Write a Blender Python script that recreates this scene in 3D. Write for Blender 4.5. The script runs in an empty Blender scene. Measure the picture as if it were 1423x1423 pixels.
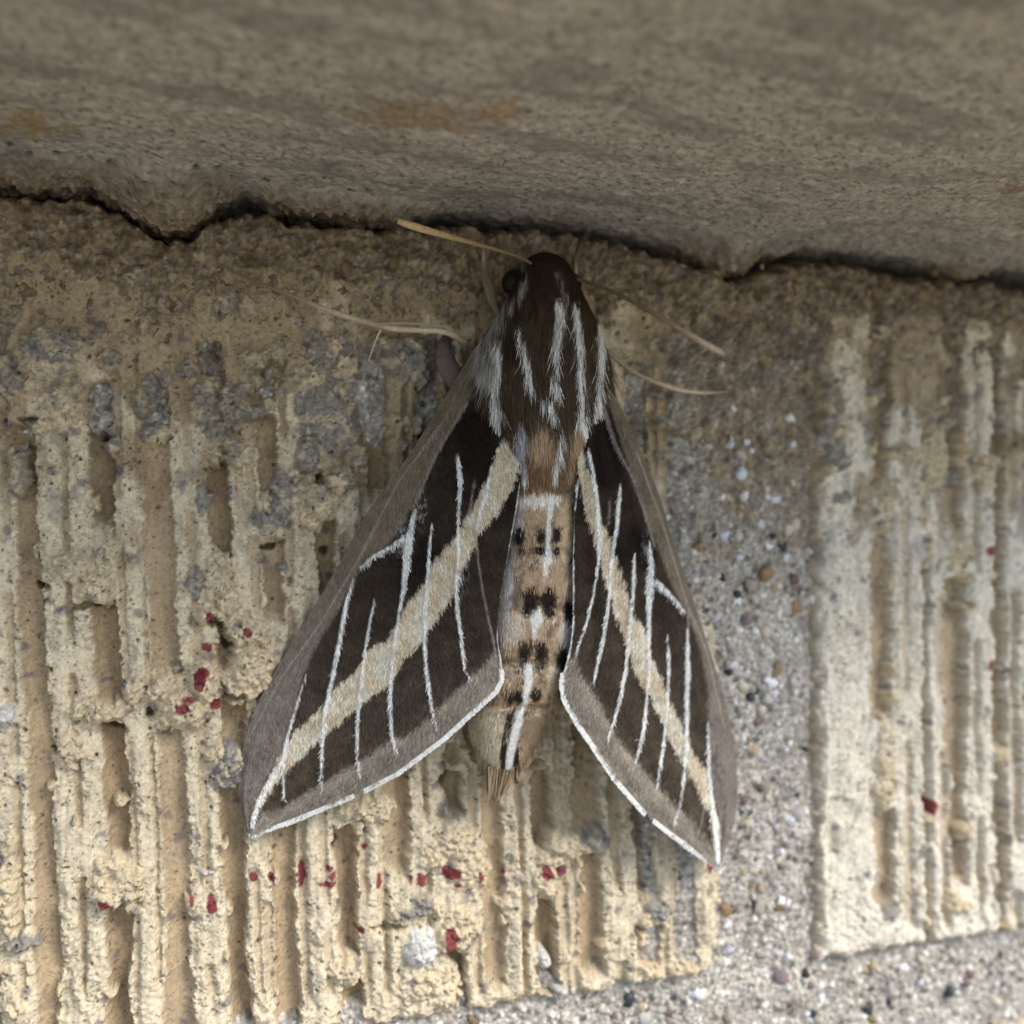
import bpy, math, random
import numpy as np
from mathutils import Matrix, Vector

# ------------------------------------------------------------------ camera, sky, sun, exposure
D = 0.084                                   # metres from the lens to the wall
TH = math.radians(17.4)                     # the wall is seen a little from its left
S_, C_ = math.sin(TH), math.cos(TH)
scene = bpy.context.scene
cam_data = bpy.data.cameras.new('camera')
cam = bpy.data.objects.new('camera', cam_data)
scene.collection.objects.link(cam)
cam.location = (-D * S_, -D * C_, 0)
cam.rotation_euler = (math.radians(90), 0, -TH)
cam_data.sensor_width = 36
cam_data.lens = 36
cam_data.clip_start = 0.002
cam_data.clip_end = 2000
cam_data.dof.use_dof = True
cam_data.dof.focus_distance = 0.0745
cam_data.dof.aperture_fstop = 24
scene.camera = cam

SUN_EL, SUN_AZ = math.radians(43), math.radians(36)   # azimuth to the right of the wall's normal
world = bpy.data.worlds.new('World')
scene.world = world
world.use_nodes = True
wn = world.node_tree
sky = wn.nodes.new('ShaderNodeTexSky')
sky.sky_type = 'NISHITA'
sky.sun_disc = False
sky.sun_elevation = SUN_EL
sky.sun_rotation = math.pi - SUN_AZ
sky.dust_density = 1.0
sky.air_density = 1.0
wn.links.new(sky.outputs[0], wn.nodes['Background'].inputs[0])
wn.nodes['Background'].inputs[1].default_value = 0.085
sun_data = bpy.data.lights.new('sun', 'SUN')
sun_data.energy = 1.5
sun_data.angle = math.radians(32)
sun_data.color = (1.0, 0.94, 0.86)
sun = bpy.data.objects.new('sun', sun_data)
scene.collection.objects.link(sun)
to_sun = Vector((math.sin(SUN_AZ) * math.cos(SUN_EL), -math.cos(SUN_AZ) * math.cos(SUN_EL), math.sin(SUN_EL)))
sun.rotation_euler = to_sun.to_track_quat('Z', 'Y').to_euler()
scene.view_settings.view_transform = 'Standard'
scene.view_settings.look = 'None'
scene.view_settings.exposure = 1.62
scene.view_settings.gamma = 1.0

# ------------------------------------------------------------------ noise
rng = np.random.default_rng(7)
PERM = rng.permutation(256)
GA = rng.uniform(0, 2 * np.pi, 256)
GX, GY = np.cos(GA), np.sin(GA)
RND = rng.random((256, 4))

def hsh(i, j, seed=0):
    return PERM[(PERM[(i + seed * 37) & 255] + j + seed * 11) & 255]

def perlin(x, y, seed=0):
    xi = np.floor(x).astype(np.int64); yi = np.floor(y).astype(np.int64)
    xf = x - xi; yf = y - yi
    u = xf * xf * xf * (xf * (xf * 6 - 15) + 10); v = yf * yf * yf * (yf * (yf * 6 - 15) + 10)
    def g(a, b):
        h = hsh(xi + a, yi + b, seed)
        return GX[h] * (xf - a) + GY[h] * (yf - b)
    n0 = g(0, 0) * (1 - u) + g(1, 0) * u
    n1 = g(0, 1) * (1 - u) + g(1, 1) * u
    return (n0 * (1 - v) + n1 * v) * 1.5

def fbm(x, y, octv=4, seed=0, gain=0.5):
    s = 0; a = 1; f = 1
    for k in range(octv):
        s = s + a * perlin(x * f + 13.7 * k, y * f - 7.3 * k, seed + k)
        a *= gain; f *= 2.03
    return s

def worley(x, y, seed=0):
    xi = np.floor(x).astype(np.int64); yi = np.floor(y).astype(np.int64)
    f1 = np.full(x.shape, 9.0); f2 = np.full(x.shape, 9.0); idr = np.zeros(x.shape, np.int64)
    for a in (-1, 0, 1):
        for b in (-1, 0, 1):
            h = hsh(xi + a, yi + b, seed)
            d = np.hypot(xi + a + RND[h, 0] - x, yi + b + RND[h, 1] - y)
            nearer = d < f1
            f2 = np.where(nearer, f1, np.minimum(f2, d))
            idr = np.where(nearer, h, idr)
            f1 = np.where(nearer, d, f1)
    return f1, f2, idr

def sstep(a, b, x):
    t = np.clip((x - a) / (b - a), 0, 1)
    return t * t * (3 - 2 * t)

def mix(a, b, t):
    t = np.asarray(t)[..., None]
    return a * (1 - t) + b * t

def srgb(r, g, b):
    c = np.array([r, g, b], float) / 255
    return np.where(c <= 0.04045, c / 12.92, ((c + 0.055) / 1.055) ** 2.4)

# ------------------------------------------------------------------ places on the wall (x right, z up, h millimetres proud of the face)
F = 1423.0
def at(px, py, h=0.0):
    px = np.asarray(px, float); py = np.asarray(py, float); h = np.asarray(h, float)
    a = (px - 711.5) / F; b = -(py - 711.5) / F
    dx = S_ + a * C_; dy = C_ - a * S_
    lam = (D * C_ - h * 0.001) / dy
    return np.stack(np.broadcast_arrays(-D * S_ + lam * dx, -h * 0.001, lam * b), -1)

def view(P):
    rx = P[..., 0] + D * S_; ry = P[..., 1] + D * C_
    f = rx * S_ + ry * C_; r = rx * C_ - ry * S_
    return 711.5 + F * r / f, 711.5 - F * P[..., 2] / f

# ------------------------------------------------------------------ objects
col = scene.collection
def link(o, parent=None):
    col.objects.link(o)
    if parent: o.parent = parent
    return o

def empty(name, label, cat):
    o = bpy.data.objects.new(name, None); o.empty_display_size = 0.01
    o['label'] = label; o['category'] = cat
    return link(o)

def raw_mesh(name, V, faces_flat, counts, cols=None, mat=None, smooth=True):
    me = bpy.data.meshes.new(name)
    V = np.ascontiguousarray(V.reshape(-1, 3), np.float32)
    me.vertices.add(len(V)); me.vertices.foreach_set('co', V.ravel())
    me.loops.add(len(faces_flat)); me.loops.foreach_set('vertex_index', np.ascontiguousarray(faces_flat, np.int32))
    me.polygons.add(len(counts))
    st = np.concatenate([[0], np.cumsum(counts)[:-1]]).astype(np.int32)
    me.polygons.foreach_set('loop_start', st)
    me.polygons.foreach_set('use_smooth', np.full(len(counts), smooth))
    if cols is not None:
        a = me.color_attributes.new('Col', 'FLOAT_COLOR', 'POINT')
        c4 = np.ones((len(V), 4), np.float32); c4[:, :3] = np.clip(cols.reshape(-1, 3), 0, 1)
        a.data.foreach_set('color', c4.ravel())
    me.update(calc_edges=True); me.validate()
    if mat: me.materials.append(mat)
    return me

def grid_faces(n, m, flip=False, wrap=False):
    i, j = np.meshgrid(np.arange(n - 1), np.arange(m if wrap else m - 1), indexing='ij')
    j2 = (j + 1) % m
    q = np.stack([i * m + j, (i + 1) * m + j, (i + 1) * m + j2, i * m + j2], -1)
    return q[..., ::-1] if flip else q

def quads_mesh(name, V, Q, cols, mat):
    Q = Q.reshape(-1, 4)
    used = np.zeros(V.reshape(-1, 3).shape[0], bool); used[Q.ravel()] = True
    remap = np.cumsum(used) - 1
    return raw_mesh(name, V.reshape(-1, 3)[used], remap[Q].ravel(), np.full(len(Q), 4), cols.reshape(-1, 3)[used], mat)

def tube_mesh(name, pts, rad, mat, cols=None, seg=10, flat=None):
    pts = np.asarray(pts, float); rad = np.asarray(rad, float)
    t = np.gradient(pts, axis=0); t /= np.linalg.norm(t, axis=1)[:, None] + 1e-12
    up = np.array([0, -1.0, 0])
    sd = np.cross(t, up); sd /= np.linalg.norm(sd, axis=1)[:, None] + 1e-12
    nn = np.cross(sd, t)
    a = np.linspace(0, 2 * np.pi, seg, endpoint=False)
    fl = 1.0 if flat is None else flat
    V = pts[:, None] + rad[:, None, None] * (np.cos(a)[None, :, None] * sd[:, None] + fl * np.sin(a)[None, :, None] * nn[:, None])
    n = len(pts)
    Q = grid_faces(n, seg, wrap=True).reshape(-1, 4)
    caps = [list(range(seg))[::-1], list(range((n - 1) * seg, n * seg))]
    flatf = np.concatenate([Q.ravel()] + [np.array(c) for c in caps])
    cnt = np.concatenate([np.full(len(Q), 4), [seg, seg]])
    C3 = None if cols is None else np.repeat(np.asarray(cols, float)[:, None, :], seg, 1)
    return raw_mesh(name, V, flatf, cnt, C3, mat)

def resample(P, n):
    P = np.asarray(P, float)
    d = np.concatenate([[0], np.cumsum(np.linalg.norm(np.diff(P[:, :2], axis=0), axis=1))])
    s = np.linspace(0, d[-1], n)
    return np.stack([np.interp(s, d, P[:, k]) for k in range(P.shape[1])], -1)

def smooth_line(P, n, it=2):
    P = np.asarray(P, float)
    for _ in range(it):
        Q = np.empty((2 * len(P) - 2, P.shape[1]))
        Q[0::2] = 0.75 * P[:-1] + 0.25 * P[1:]; Q[1::2] = 0.25 * P[:-1] + 0.75 * P[1:]
        P = np.concatenate([P[:1], Q, P[-1:]])
    return resample(P, n)

# ------------------------------------------------------------------ materials
def material(name, rough=0.9, scale=3000, vary=0.25, bump=0.00003, spec=0.3, attr=True, base=(0.3, 0.3, 0.3), stretch=(1, 1, 1), sheen=0.0):
    m = bpy.data.materials.new(name); m.use_nodes = True
    nt = m.node_tree; N = nt.nodes; L = nt.links
    p = N['Principled BSDF']
    p.inputs['Roughness'].default_value = rough
    p.inputs['Specular IOR Level'].default_value = spec
    if sheen:
        p.inputs['Sheen Weight'].default_value = sheen
    tc = N.new('ShaderNodeTexCoord'); mp = N.new('ShaderNodeMapping')
    mp.inputs['Scale'].default_value = stretch
    L.new(tc.outputs['Object'], mp.inputs[0])
    nz = N.new('ShaderNodeTexNoise'); nz.inputs['Scale'].default_value = scale
    nz.inputs['Detail'].default_value = 3; nz.inputs['Roughness'].default_value = 0.65
    L.new(mp.outputs[0], nz.inputs['Vector'])
    rg = N.new('ShaderNodeMapRange'); rg.inputs['From Min'].default_value = 0.25; rg.inputs['From Max'].default_value = 0.75
    rg.inputs['To Min'].default_value = 1 - vary; rg.inputs['To Max'].default_value = 1 + vary
    L.new(nz.outputs['Fac'], rg.inputs['Value'])
    mul = N.new('ShaderNodeMix'); mul.data_type = 'RGBA'; mul.blend_type = 'MULTIPLY'; mul.inputs['Factor'].default_value = 1
    if attr:
        at_ = N.new('ShaderNodeAttribute'); at_.attribute_name = 'Col'; L.new(at_.outputs['Color'], mul.inputs['A'])
    else:
        mul.inputs['A'].default_value = (*base, 1)
    L.new(rg.outputs[0], mul.inputs['B'])
    L.new(mul.outputs['Result'], p.inputs['Base Color'])
    if bump:
        b = N.new('ShaderNodeBump'); b.inputs['Distance'].default_value = bump; b.inputs['Strength'].default_value = 1
        L.new(nz.outputs['Fac'], b.inputs['Height']); L.new(b.outputs[0], p.inputs['Normal'])
    return m

M_BRICK = material('glazed_brick', 0.92, 3500, 0.26, 0.00008, 0.10)
M_MORTAR = material('sandy_mortar', 0.9, 2500, 0.32, 0.00010, 0.12)
M_LEDGE = material('weathered_concrete', 0.92, 1500, 0.26, 0.00014, 0.10)
M_WING = material('wing_scales', 0.85, 6000, 0.34, 0.00004, 0.06, stretch=(1.6, 1, 0.55))
M_FUR = material('moth_fur', 0.75, 3000, 0.15, 0, 0.08)
M_BODY = material('moth_skin', 0.9, 4000, 0.3, 0.00004, 0.05)
M_LIMB = material('limb_scales', 0.7, 6000, 0.3, 0.00003, 0.25)
M_GROUND = material('paving', 0.9, 40, 0.2, 0, 0.2, attr=False, base=(0.27, 0.255, 0.23))
M_EYE = material('eye_lens', 0.42, 3000, 0.2, 0, 0.2, attr=False, base=(0.012, 0.007, 0.005))

# ------------------------------------------------------------------ ground
me = bpy.data.meshes.new('ground')
me.from_pydata([(-400, -400, -0.8), (400, -400, -0.8), (400, 400, -0.8), (-400, 400, -0.8)], [], [(0, 1, 2, 3)])
me.materials.append(M_GROUND)
g = link(bpy.data.objects.new('ground', me)); g['kind'] = 'structure'; g['label'] = 'pale paving far below the wall'

# ------------------------------------------------------------------ the wall: grooved bricks in sandy mortar
wall = empty('brick_wall', 'cream painted wall of grooved bricks in sandy mortar with red paint specks', 'wall')
wall['kind'] = 'thing'

def axis(lo, a, b, hi, step, grow=1.18):
    mid = np.arange(a, b, step)
    def tail(start, end):
        out = []; x = start; s = step * 2
        while abs(x - end) > s and len(out) < 200:
            x += math.copysign(s, end - start); out.append(x); s *= grow
        out.append(end); return out
    L_ = tail(a, lo)[::-1] if lo < a else []
    R_ = tail(mid[-1], hi) if hi > b else []
    return np.concatenate([L_, mid, R_])

# grooves: ((y, x) centre line in the picture of the wall face, half width, depth mm, open stretches in y)
GR_L = [
    ([(-100, -118), (1500, -75)], 16, 1.2, [(500, 1600)]),
    ([(-100, -48), (1500, -10)], 12, 1.0, [(500, 900), (950, 1330), (1345, 1600)]),
    ([(600, 30), (900, 45), (1080, 57), (1420, 68)], 16, 1.0, [(590, 1600)]),
    ([(540, 138), (720, 142), (900, 147), (1100, 162), (1420, 166)], 17, 1.75, [(535, 735), (835, 980), (1005, 1195), (1262, 1600)]),
    ([(520, 210), (700, 219), (930, 230), (1100, 241), (1420, 250)], 20, 0.95, [(520, 940), (1010, 1600)]),
    ([(480, 290), (560, 300), (740, 306), (900, 318), (1000, 326), (1150, 322), (1420, 337)], 16, 1.6, [(482, 575), (640, 790), (868, 930), (965, 1040), (1085, 1600)]),
    ([(500, 366), (620, 371), (800, 381), (1250, 395), (1420, 402)], 16, 1.2, [(520, 560), (572, 690), (752, 865), (1120, 1600)]),
    ([(520, 441), (900, 462), (1150, 480), (1420, 492)], 14, 1.7, [(500, 620), (700, 900), (1155, 1335), (1368, 1600)]),
    ([(500, 520), (680, 528), (1100, 551), (1300, 560)], 17, 1.2, [(480, 690), (720, 1215)]),
    ([(480, 592), (800, 612), (1100, 630), (1420, 640)], 14, 1.9, [(470, 640), (1050, 1140), (1322, 1402)]),
    ([(480, 655), (1120, 684), (1420, 692)], 15, 1.0, [(480, 1372)]),
    ([(480, 727), (1080, 753), (1250, 760), (1420, 766)], 14, 1.9, [(480, 1020), (1068, 1205), (1243, 1390)]),
    ([(480, 795), (1100, 816), (1420, 830)], 18, 1.3, [(480, 1165), (1190, 1360)]),
    ([(480, 884), (640, 887), (1130, 897), (1420, 908)], 14, 1.6, [(505, 1255), (1290, 1345)]),
    ([(480, 940), (640, 944), (1200, 954), (1420, 958)], 14, 1.5, [(480, 1342)]),
]
GR_R = [
    ([(400, 1226), (1000, 1229), (1300, 1236)], 14, 1.1, [(440, 668), (740, 1003), (1125, 1268)]),
    ([(400, 1286), (1000, 1289), (1300, 1294)], 6, 1.1, [(600, 690), (785, 1320)]),
    ([(400, 1328), (1000, 1332), (1300, 1338)], 14, 1.2, [(400, 745), (800, 1235)]),
    ([(400, 1390), (1000, 1392), (1300, 1398)], 9, 1.2, [(400, 1040), (1060, 1330)]),
    ([(400, 1450), (1300, 1462)], 14, 1.2, [(400, 1330)]),
    ([(400, 1520), (1300, 1530)], 14, 1.2, [(400, 1330)]),
    ([(400, 1590), (1300, 1600)], 14, 1.2, [(400, 1330)]),
]
# lumps of stray mortar: x, y, rx, ry, proud mm, kind (0 cream painted, 1 grey, 2 whitish)
LUMPS_L = [
    (26, 655, 15, 42, .35, 1), (88, 560, 36, 42, .75, 0), (58, 588, 20, 16, .8, 0), (14, 522, 22, 40, .6, 1), (75, 480, 60, 30, .7, 1),
    (68, 797, 12, 12, .7, 0), (105, 790, 30, 24, .8, 0), (135, 815, 30, 24, .9, 0), (150, 770, 22, 42, .35, 0), (150, 988, 38, 17, .9, 0),
    (185, 965, 14, 26, .6, 0), (112, 985, 22, 18, .4, 0), (8, 992, 19, 19, .8, 2), (100, 1040, 24, 30, .45, 0),
    (258, 985, 38, 30, 1.1, 0), (285, 945, 24, 38, 1.0, 0), (222, 960, 20, 22, .8, 0), (300, 800, 22, 40, .7, 0), (270, 808, 16, 24, .6, 1),
    (293, 858, 24, 16, .8, 0), (318, 838, 17, 22, .8, 0), (345, 880, 32, 26, .8, 0), (350, 930, 34, 34, .9, 0), (335, 960, 26, 22, .8, 0),
    (318, 1062, 24, 36, .5, 1), (300, 1045, 18, 20, .5, 0), (150, 1240, 26, 30, 1.0, 0), (178, 1225, 26, 26, .9, 0), (140, 1200, 14, 16, .4, 0),
    (30, 1310, 26, 12, .6, 1), (8, 1230, 18, 90, .5, 0), (20, 1400, 25, 30, .4, 0),
    (280, 695, 15, 24, .6, 1), (302, 600, 22, 22, .7, 1), (282, 560, 22, 36, .5, 1), (326, 560, 26, 36, .6, 1), (355, 570, 24, 14, .6, 1),
    (395, 690, 22, 44, .7, 1), (372, 725, 26, 22, .6, 1), (430, 700, 46, 40, .7, 0), (428, 632, 20, 26, .9, 1), (472, 668, 21, 19, 1.1, 0),
    (450, 560, 46, 52, .55, 1), (470, 600, 36, 40, .5, 1), (430, 530, 40, 30, .6, 0), (500, 640, 12, 20, .5, 0), (570, 500, 40, 40, .7, 1), (625, 1148, 0.1, 0.1, 0, 0),
    (632, 1165, 30, 22, .5, 0), (648, 1200, 34, 50, .45, 0), (600, 1190, 32, 30, .25, 0), (575, 1268, 30, 9, .45, 1), (590, 1250, 16, 14, .6, 1), (552, 1277, 9, 9, .55, 1),
    (585, 1318, 27, 32, .6, 2), (600, 1370, 44, 36, .35, 0), (640, 1290, 30, 40, .4, 0), (618, 1310, 14, 24, .6, 0),
    (515, 1120, 34, 26, .6, 0), (480, 1350, 34, 18, .35, 0), (480, 1120, 22, 20, .4, 0), (645, 1050, 30, 26, .5, 0),
    (735, 1050, 40, 22, .45, 0), (760, 1215, 24, 20, .4, 0), (765, 1195, 26, 14, .4, 0), (790, 1175, 30, 16, .6, 0), (830, 1172, 22, 16, .5, 1), (757, 1335, 10, 13, .2, 2), (762, 1395, 22, 10, .1, 0),
    (915, 1265, 22, 14, .55, 1), (898, 1278, 14, 10, .4, 0), (905, 1355, 24, 12, .3, 0), (955, 1350, 24, 14, .3, 0), (700, 1255, 12, 8, .2, 0),
]
LUMPS_R = [
    (1225, 705, 20, 30, .3, 0), (1232, 1065, 26, 66, .15, 0), (1300, 640, 26, 60, .25, 0), (1345, 640, 14, 24, .4, 0), (1368, 660, 16, 28, .5, 0), (1330, 770, 26, 30, .3, 0),
    (1345, 842, 14, 8, .5, 0), (1335, 1258, 24, 22, .4, 0), (1392, 1050, 20, 14, .3, 0), (1237, 1275, 18, 20, .3, 1), (1150, 560, 30, 50, .4, 1), (1160, 640, 26, 24, .3, 1),
]
REDS = [  # red paint specks: x, y, rx, ry
    (291, 857, 6, 9), (343, 877, 7, 7), (288, 900, 9, 5), (277, 943, 9, 15), (282, 930, 9, 7), (262, 968, 8, 4), (254, 981, 10, 7), (300, 978, 9, 9), (362, 965, 6, 4),
    (147, 1250, 9, 7), (266, 1251, 4, 6), (294, 1258, 7, 14), (352, 1220, 7, 6), (377, 1219, 5, 6), (420, 1217, 6, 17), (458, 1208, 6, 5), (462, 1217, 5, 6), (455, 1230, 12, 4), (508, 1180, 4, 5),
    (527, 1225, 5, 10), (571, 1222, 3, 7), (586, 1223, 8, 9), (625, 1212, 13, 10), (636, 1229, 5, 4), (667, 1217, 4, 8), (758, 1211, 8, 10), (780, 1210, 9, 9), (703, 1213, 2, 5), (503, 1294, 5, 6),
    (625, 1303, 10, 16), (988, 1206, 5, 8), (1297, 1122, 8, 11), (1378, 766, 7, 6), (1379, 925, 5, 7), (384, 1338, 3, 4),
]
HOLES = [(288, 500, 13, 13), (318, 893, 11, 17), (444, 668, 8, 11), (20, 506, 8, 12), (452, 765, 8, 8), (466, 1176, 8, 9), (627, 1048, 10, 15), (206, 990, 6, 9), (602, 500, 13, 26), (74, 1046, 6, 7), (40, 583, 15, 8), (140, 548, 14, 16),
         (372, 760, 14, 7), (120, 843, 24, 7), (160, 1262, 16, 8), (300, 868, 12, 7), (330, 968, 18, 6), (158, 1012, 22, 6), (60, 815, 16, 5), (540, 1290, 30, 6), (630, 1325, 12, 10), (905, 1295, 10, 8), (820, 1192, 18, 5), (740, 1062, 22, 7), (618, 1085, 14, 10)]
_r = random.Random(12)
for _k in range(95):                                    # crumbs where the bed joint was smeared down
    _x = _r.uniform(-30, 620) if _k % 5 else _r.uniform(850, 985)
    LUMPS_L.append((_x, _r.uniform(370, 640), _r.uniform(6, 24), _r.uniform(6, 20), _r.uniform(.05, .75), _r.choice((0, 1, 1, 0, 0))))
for _k in range(45):                                    # loose crumbs lower down
    LUMPS_L.append((_r.uniform(-20, 990), _r.uniform(640, 1400), _r.uniform(4, 12), _r.uniform(4, 13), _r.uniform(.1, .5), _r.choice((0, 0, 0, 1, 2))))
for _k in range(30):
    LUMPS_R.append((_r.uniform(1140, 1440), _r.uniform(400, 700), _r.uniform(6, 20), _r.uniform(6, 18), _r.uniform(.05, .5), _r.choice((0, 1, 0))))
def fine_grooves(gr, seed, y1):
    r = random.Random(seed); out = []
    for a, b in zip(gr[:-1], gr[1:]):
        la, lb = np.array(a[0], float), np.array(b[0], float)
        for f in ((.36, .66) if r.random() < .6 else (.5,)):
            f += r.uniform(-.07, .07); sp = []; y = 470 + r.uniform(0, 80)
            while y < y1:
                e = y + r.uniform(90, 380); sp.append((y, min(e, y1))); y = e + r.uniform(15, 110)
            ln = [(q, (1 - f) * np.interp(q, la[:, 0], la[:, 1]) + f * np.interp(q, lb[:, 0], lb[:, 1])) for q in (450, 700, 950, 1200, 1420)]
            out.append((ln, r.uniform(3.5, 7.5), r.uniform(.28, .62), sp))
    return out
FINE_L = fine_grooves(GR_L, 4, 1390); FINE_R = fine_grooves(GR_R, 6, 1290)
C_RIB = srgb(207, 190, 159); C_RIB2 = srgb(206, 195, 172); C_GROOVE = srgb(168, 146, 116); C_GREY = srgb(146, 140, 132); C_DARK = srgb(66, 58, 54)
C_WHITE = srgb(205, 202, 194); C_RED = srgb(122, 46, 54); C_VIO = srgb(92, 84, 96)
BOT_L = lambda X: 1416 - 0.145 * (X - 600)
BOT_R = lambda X: 1303 - 0.125 * (X - 1200)

def brick_surface(X, Y, U, V, grooves, lumps, pale, seed):
    """height in mm over the rib faces, and colour; X, Y picture place on the face, U, V millimetres"""
    lumps = list(lumps)
    rl = random.Random(seed)
    for line, hw, dep, spans in grooves:                 # crumbs that bridge the grooves, and smaller ones along them
        ln = np.array(line, float)
        for (a0, b0), (a1, b1) in zip(spans[:-1], spans[1:]):
            gap = a1 - b0; n = max(1, int(gap / 34))
            if gap < 160:
                for k in range(n):
                    y = b0 + (k + .5) * gap / n
                    lumps.append((np.interp(y, ln[:, 0], ln[:, 1]) + rl.uniform(-5, 5), y, hw * rl.uniform(1.0, 1.5), gap / n * .55 + 5, rl.uniform(.15, .6), 0))
        if spans and len(lumps) + len(spans) < 400 and spans[0][0] < 1300:
            for k in range(5 if lumps else 0):
                y = rl.uniform(max(spans[0][0], 480), min(spans[-1][1], 1400)); sd = rl.choice((-1, 1))
                lumps.append((np.interp(y, ln[:, 0], ln[:, 1]) + sd * hw * rl.uniform(.7, 1.2), y, rl.uniform(5, 10), rl.uniform(6, 16), rl.uniform(.05, .35), rl.choice((0, 0, 0, 1))))
    n1 = fbm(U * .30, V * .22, 3, seed)
    kf1, kf2, kid = worley(U * .95 + .4 * perlin(U * 1.3, V * 1.3, 3), V * .75 + .4 * perlin(U * 1.3, V * 1.3, 4), seed + 1)
    rgh = fbm(U * 2.0, V * 2.4, 4, seed + 3, .62)
    coarse = .22 + 1.0 * sstep(-.15, .45, fbm(U * .20, V * .15, 3, seed + 4))
    stri = perlin(U * 1.15 + .3 * perlin(U * .2, V * .2, 9), V * .035, seed + 17) + .5 * perlin(U * 2.6, V * .06, seed + 18)
    H = .26 * n1 + .12 * stri + coarse * (.22 * (.5 - kf1) + .12 * rgh) + .10 * fbm(U * .8, V * .6, 3, seed + 19)
    fl1, fl2, _ = worley(U * .9 + .45 * perlin(U * 2, V * 2, 1), V * 1.7 + .5 * perlin(U * 2, V * 2, 2), seed)
    ga, gb, gi = worley(U * 1.7 + .5 * perlin(U * 1.1, V * 1.1, 5), V * 1.9 + .5 * perlin(U * 1.1, V * 1.1, 6), seed + 2)
    H = H + (.12 + .25 * coarse) * (.30 * (RND[_, 3] - .5) + .22 * (RND[gi, 3] - .5))
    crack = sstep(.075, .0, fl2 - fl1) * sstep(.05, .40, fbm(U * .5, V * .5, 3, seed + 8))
    def jag(q):
        return 3.4 * perlin(V * .22, U * .05, q) + 3.4 * perlin(U * .3, V * .8, q + 1) + 2.6 * perlin(U * .9, V * 2.2, q + 2) + 1.5 * perlin(U * 2.2, V * 5.5, q + 3)
    jl, jr = jag(seed + 4) * 1.15, jag(seed + 104) * 1.15
    Yw = Y + 9 * perlin(U * .7, V * .5, seed + 7) + 5 * perlin(U * 2.2, V * 1.6, seed + 9)
    G = np.zeros_like(X); GD = np.zeros_like(X); LIP = np.zeros_like(X); SHO = np.zeros_like(X)
    fine = FINE_L if lumps and grooves is GR_L else FINE_R if grooves is GR_R else []
    for line, hw, dep, spans in list(grooves) + fine:
        line = np.array(line, float)
        c = np.interp(Y, line[:, 0], line[:, 1])
        e = X - c
        vw = 1 + .34 * perlin(V * .11 + hw, c * .013, seed + 80)
        js = min(1, hw / 12)
        el = (-e + js * jl) / (hw * vw); er = (e + js * jr) / (hw * vw)              # 1 at each lip
        q = np.maximum(el, er)
        ym = np.zeros_like(X)
        for a0, b0 in spans:
            ym = np.maximum(ym, sstep(a0 - 8, a0 + 8, Yw) * sstep(b0 + 10, b0 - 16, Yw))
        prof = np.clip(1 - np.clip(q, 0, 2) ** 3.0, 0, 1) ** .34
        prof = prof * (.80 + .20 * np.clip(e / hw, -1, 1)) * (1 + .2 * perlin(V * .2, 0 * V + hw, seed + 2))
        wall_ = sstep(1.10, .80, q)
        GD = np.maximum(GD, 1.55 * dep * np.maximum(prof, .0) * ym); G = np.maximum(G, wall_ * ym * min(1, hw / 11))
        SHO = np.maximum(SHO, min(1, hw / 12) * sstep(2.0, .95, q) * ym)
        LIP = np.maximum(LIP, np.exp(-((q - 1.22) / .26) ** 2) * ym)
    H = H * (1 - .85 * G) - GD - crack * .22 * (1 - G)
    H = H - .20 * SHO * (1 - G)
    H = H + LIP * (1 - G) * (.22 * fbm(U * 1.1, V * 1.4, 3, seed + 11) - .05)
    H = H - .45 * (1 - G) * sstep(.28, .70, fbm(U * .28, V * .20, 3, seed + 15))          # spalled hollows
    tone = .5 + .5 * fbm(U * .22, V * .22, 3, seed + 12)
    C = mix((.4 * C_RIB + .6 * pale)[None, None], pale[None, None], np.clip(tone, 0, 1))
    C = C * (1 + .09 * fbm(U * 1.3, V * 1.3, 3, seed + 14) + .06 * rgh)[..., None]
    C = mix(C, C_GROOVE * (1 + .14 * fbm(U * .8, V * .15, 3, seed + 16) + .10 * fbm(U * .35, V * .35, 3, seed + 18))[..., None], G * .85)
    up_ = .25 + .75 * sstep(900, 600, Y + 120 * n1)
    grime = sstep(.10, .65, fbm(U * .45, V * .4, 4, seed + 20)) * (1 - G * .7) * up_
    C = mix(C, C_GREY * (1 + .15 * rgh)[..., None], grime * .7)
    wash_shade = sstep(-.10, .22, .75 * fbm(U * .16, V * .11, 4, seed + 22, .6) + (650 - Y) / 420 - (.25 if seed == 23 else 0))   # blotches of brown mortar wash left from the bed joint, plus painted ledge shade
    C = mix(C, srgb(146, 125, 95) * (1 + .14 * rgh)[..., None], wash_shade * .70)
    spk = sstep(.28, .6, fbm(U * 2.6, V * 2.6, 3, seed + 21, .6)) * (1 - G)
    C = mix(C, srgb(150, 140, 126) * (1 + 0 * C), spk * coarse * .35)
    C = C * (1 + .05 * stri * (1 - G))[..., None]
    C = mix(C, srgb(120, 108, 96) * (1 + 0 * C), crack * .4 * (1 - G))  # cracks tinted darker, recess shade put into the colour
    LM = np.zeros_like(X)
    dxn = 8 * perlin(U * .7, V * .7, seed + 30) + 5.5 * perlin(U * 1.9, V * 1.9, seed + 31)
    dyn = 8 * perlin(U * .7, V * .7, seed + 32) + 5.5 * perlin(U * 1.9, V * 1.9, seed + 33)
    rough = .24 * fbm(U * 1.3, V * 1.3, 4, seed + 34, .6)
    wf1, wf2, wid = worley(U * 1.5, V * 1.5, seed + 35)
    knob = .34 * (.5 - wf1)
    ccs = [None] * 3
    nl = fbm(U * 1.7, V * 1.7, 3, seed + 36)
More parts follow.
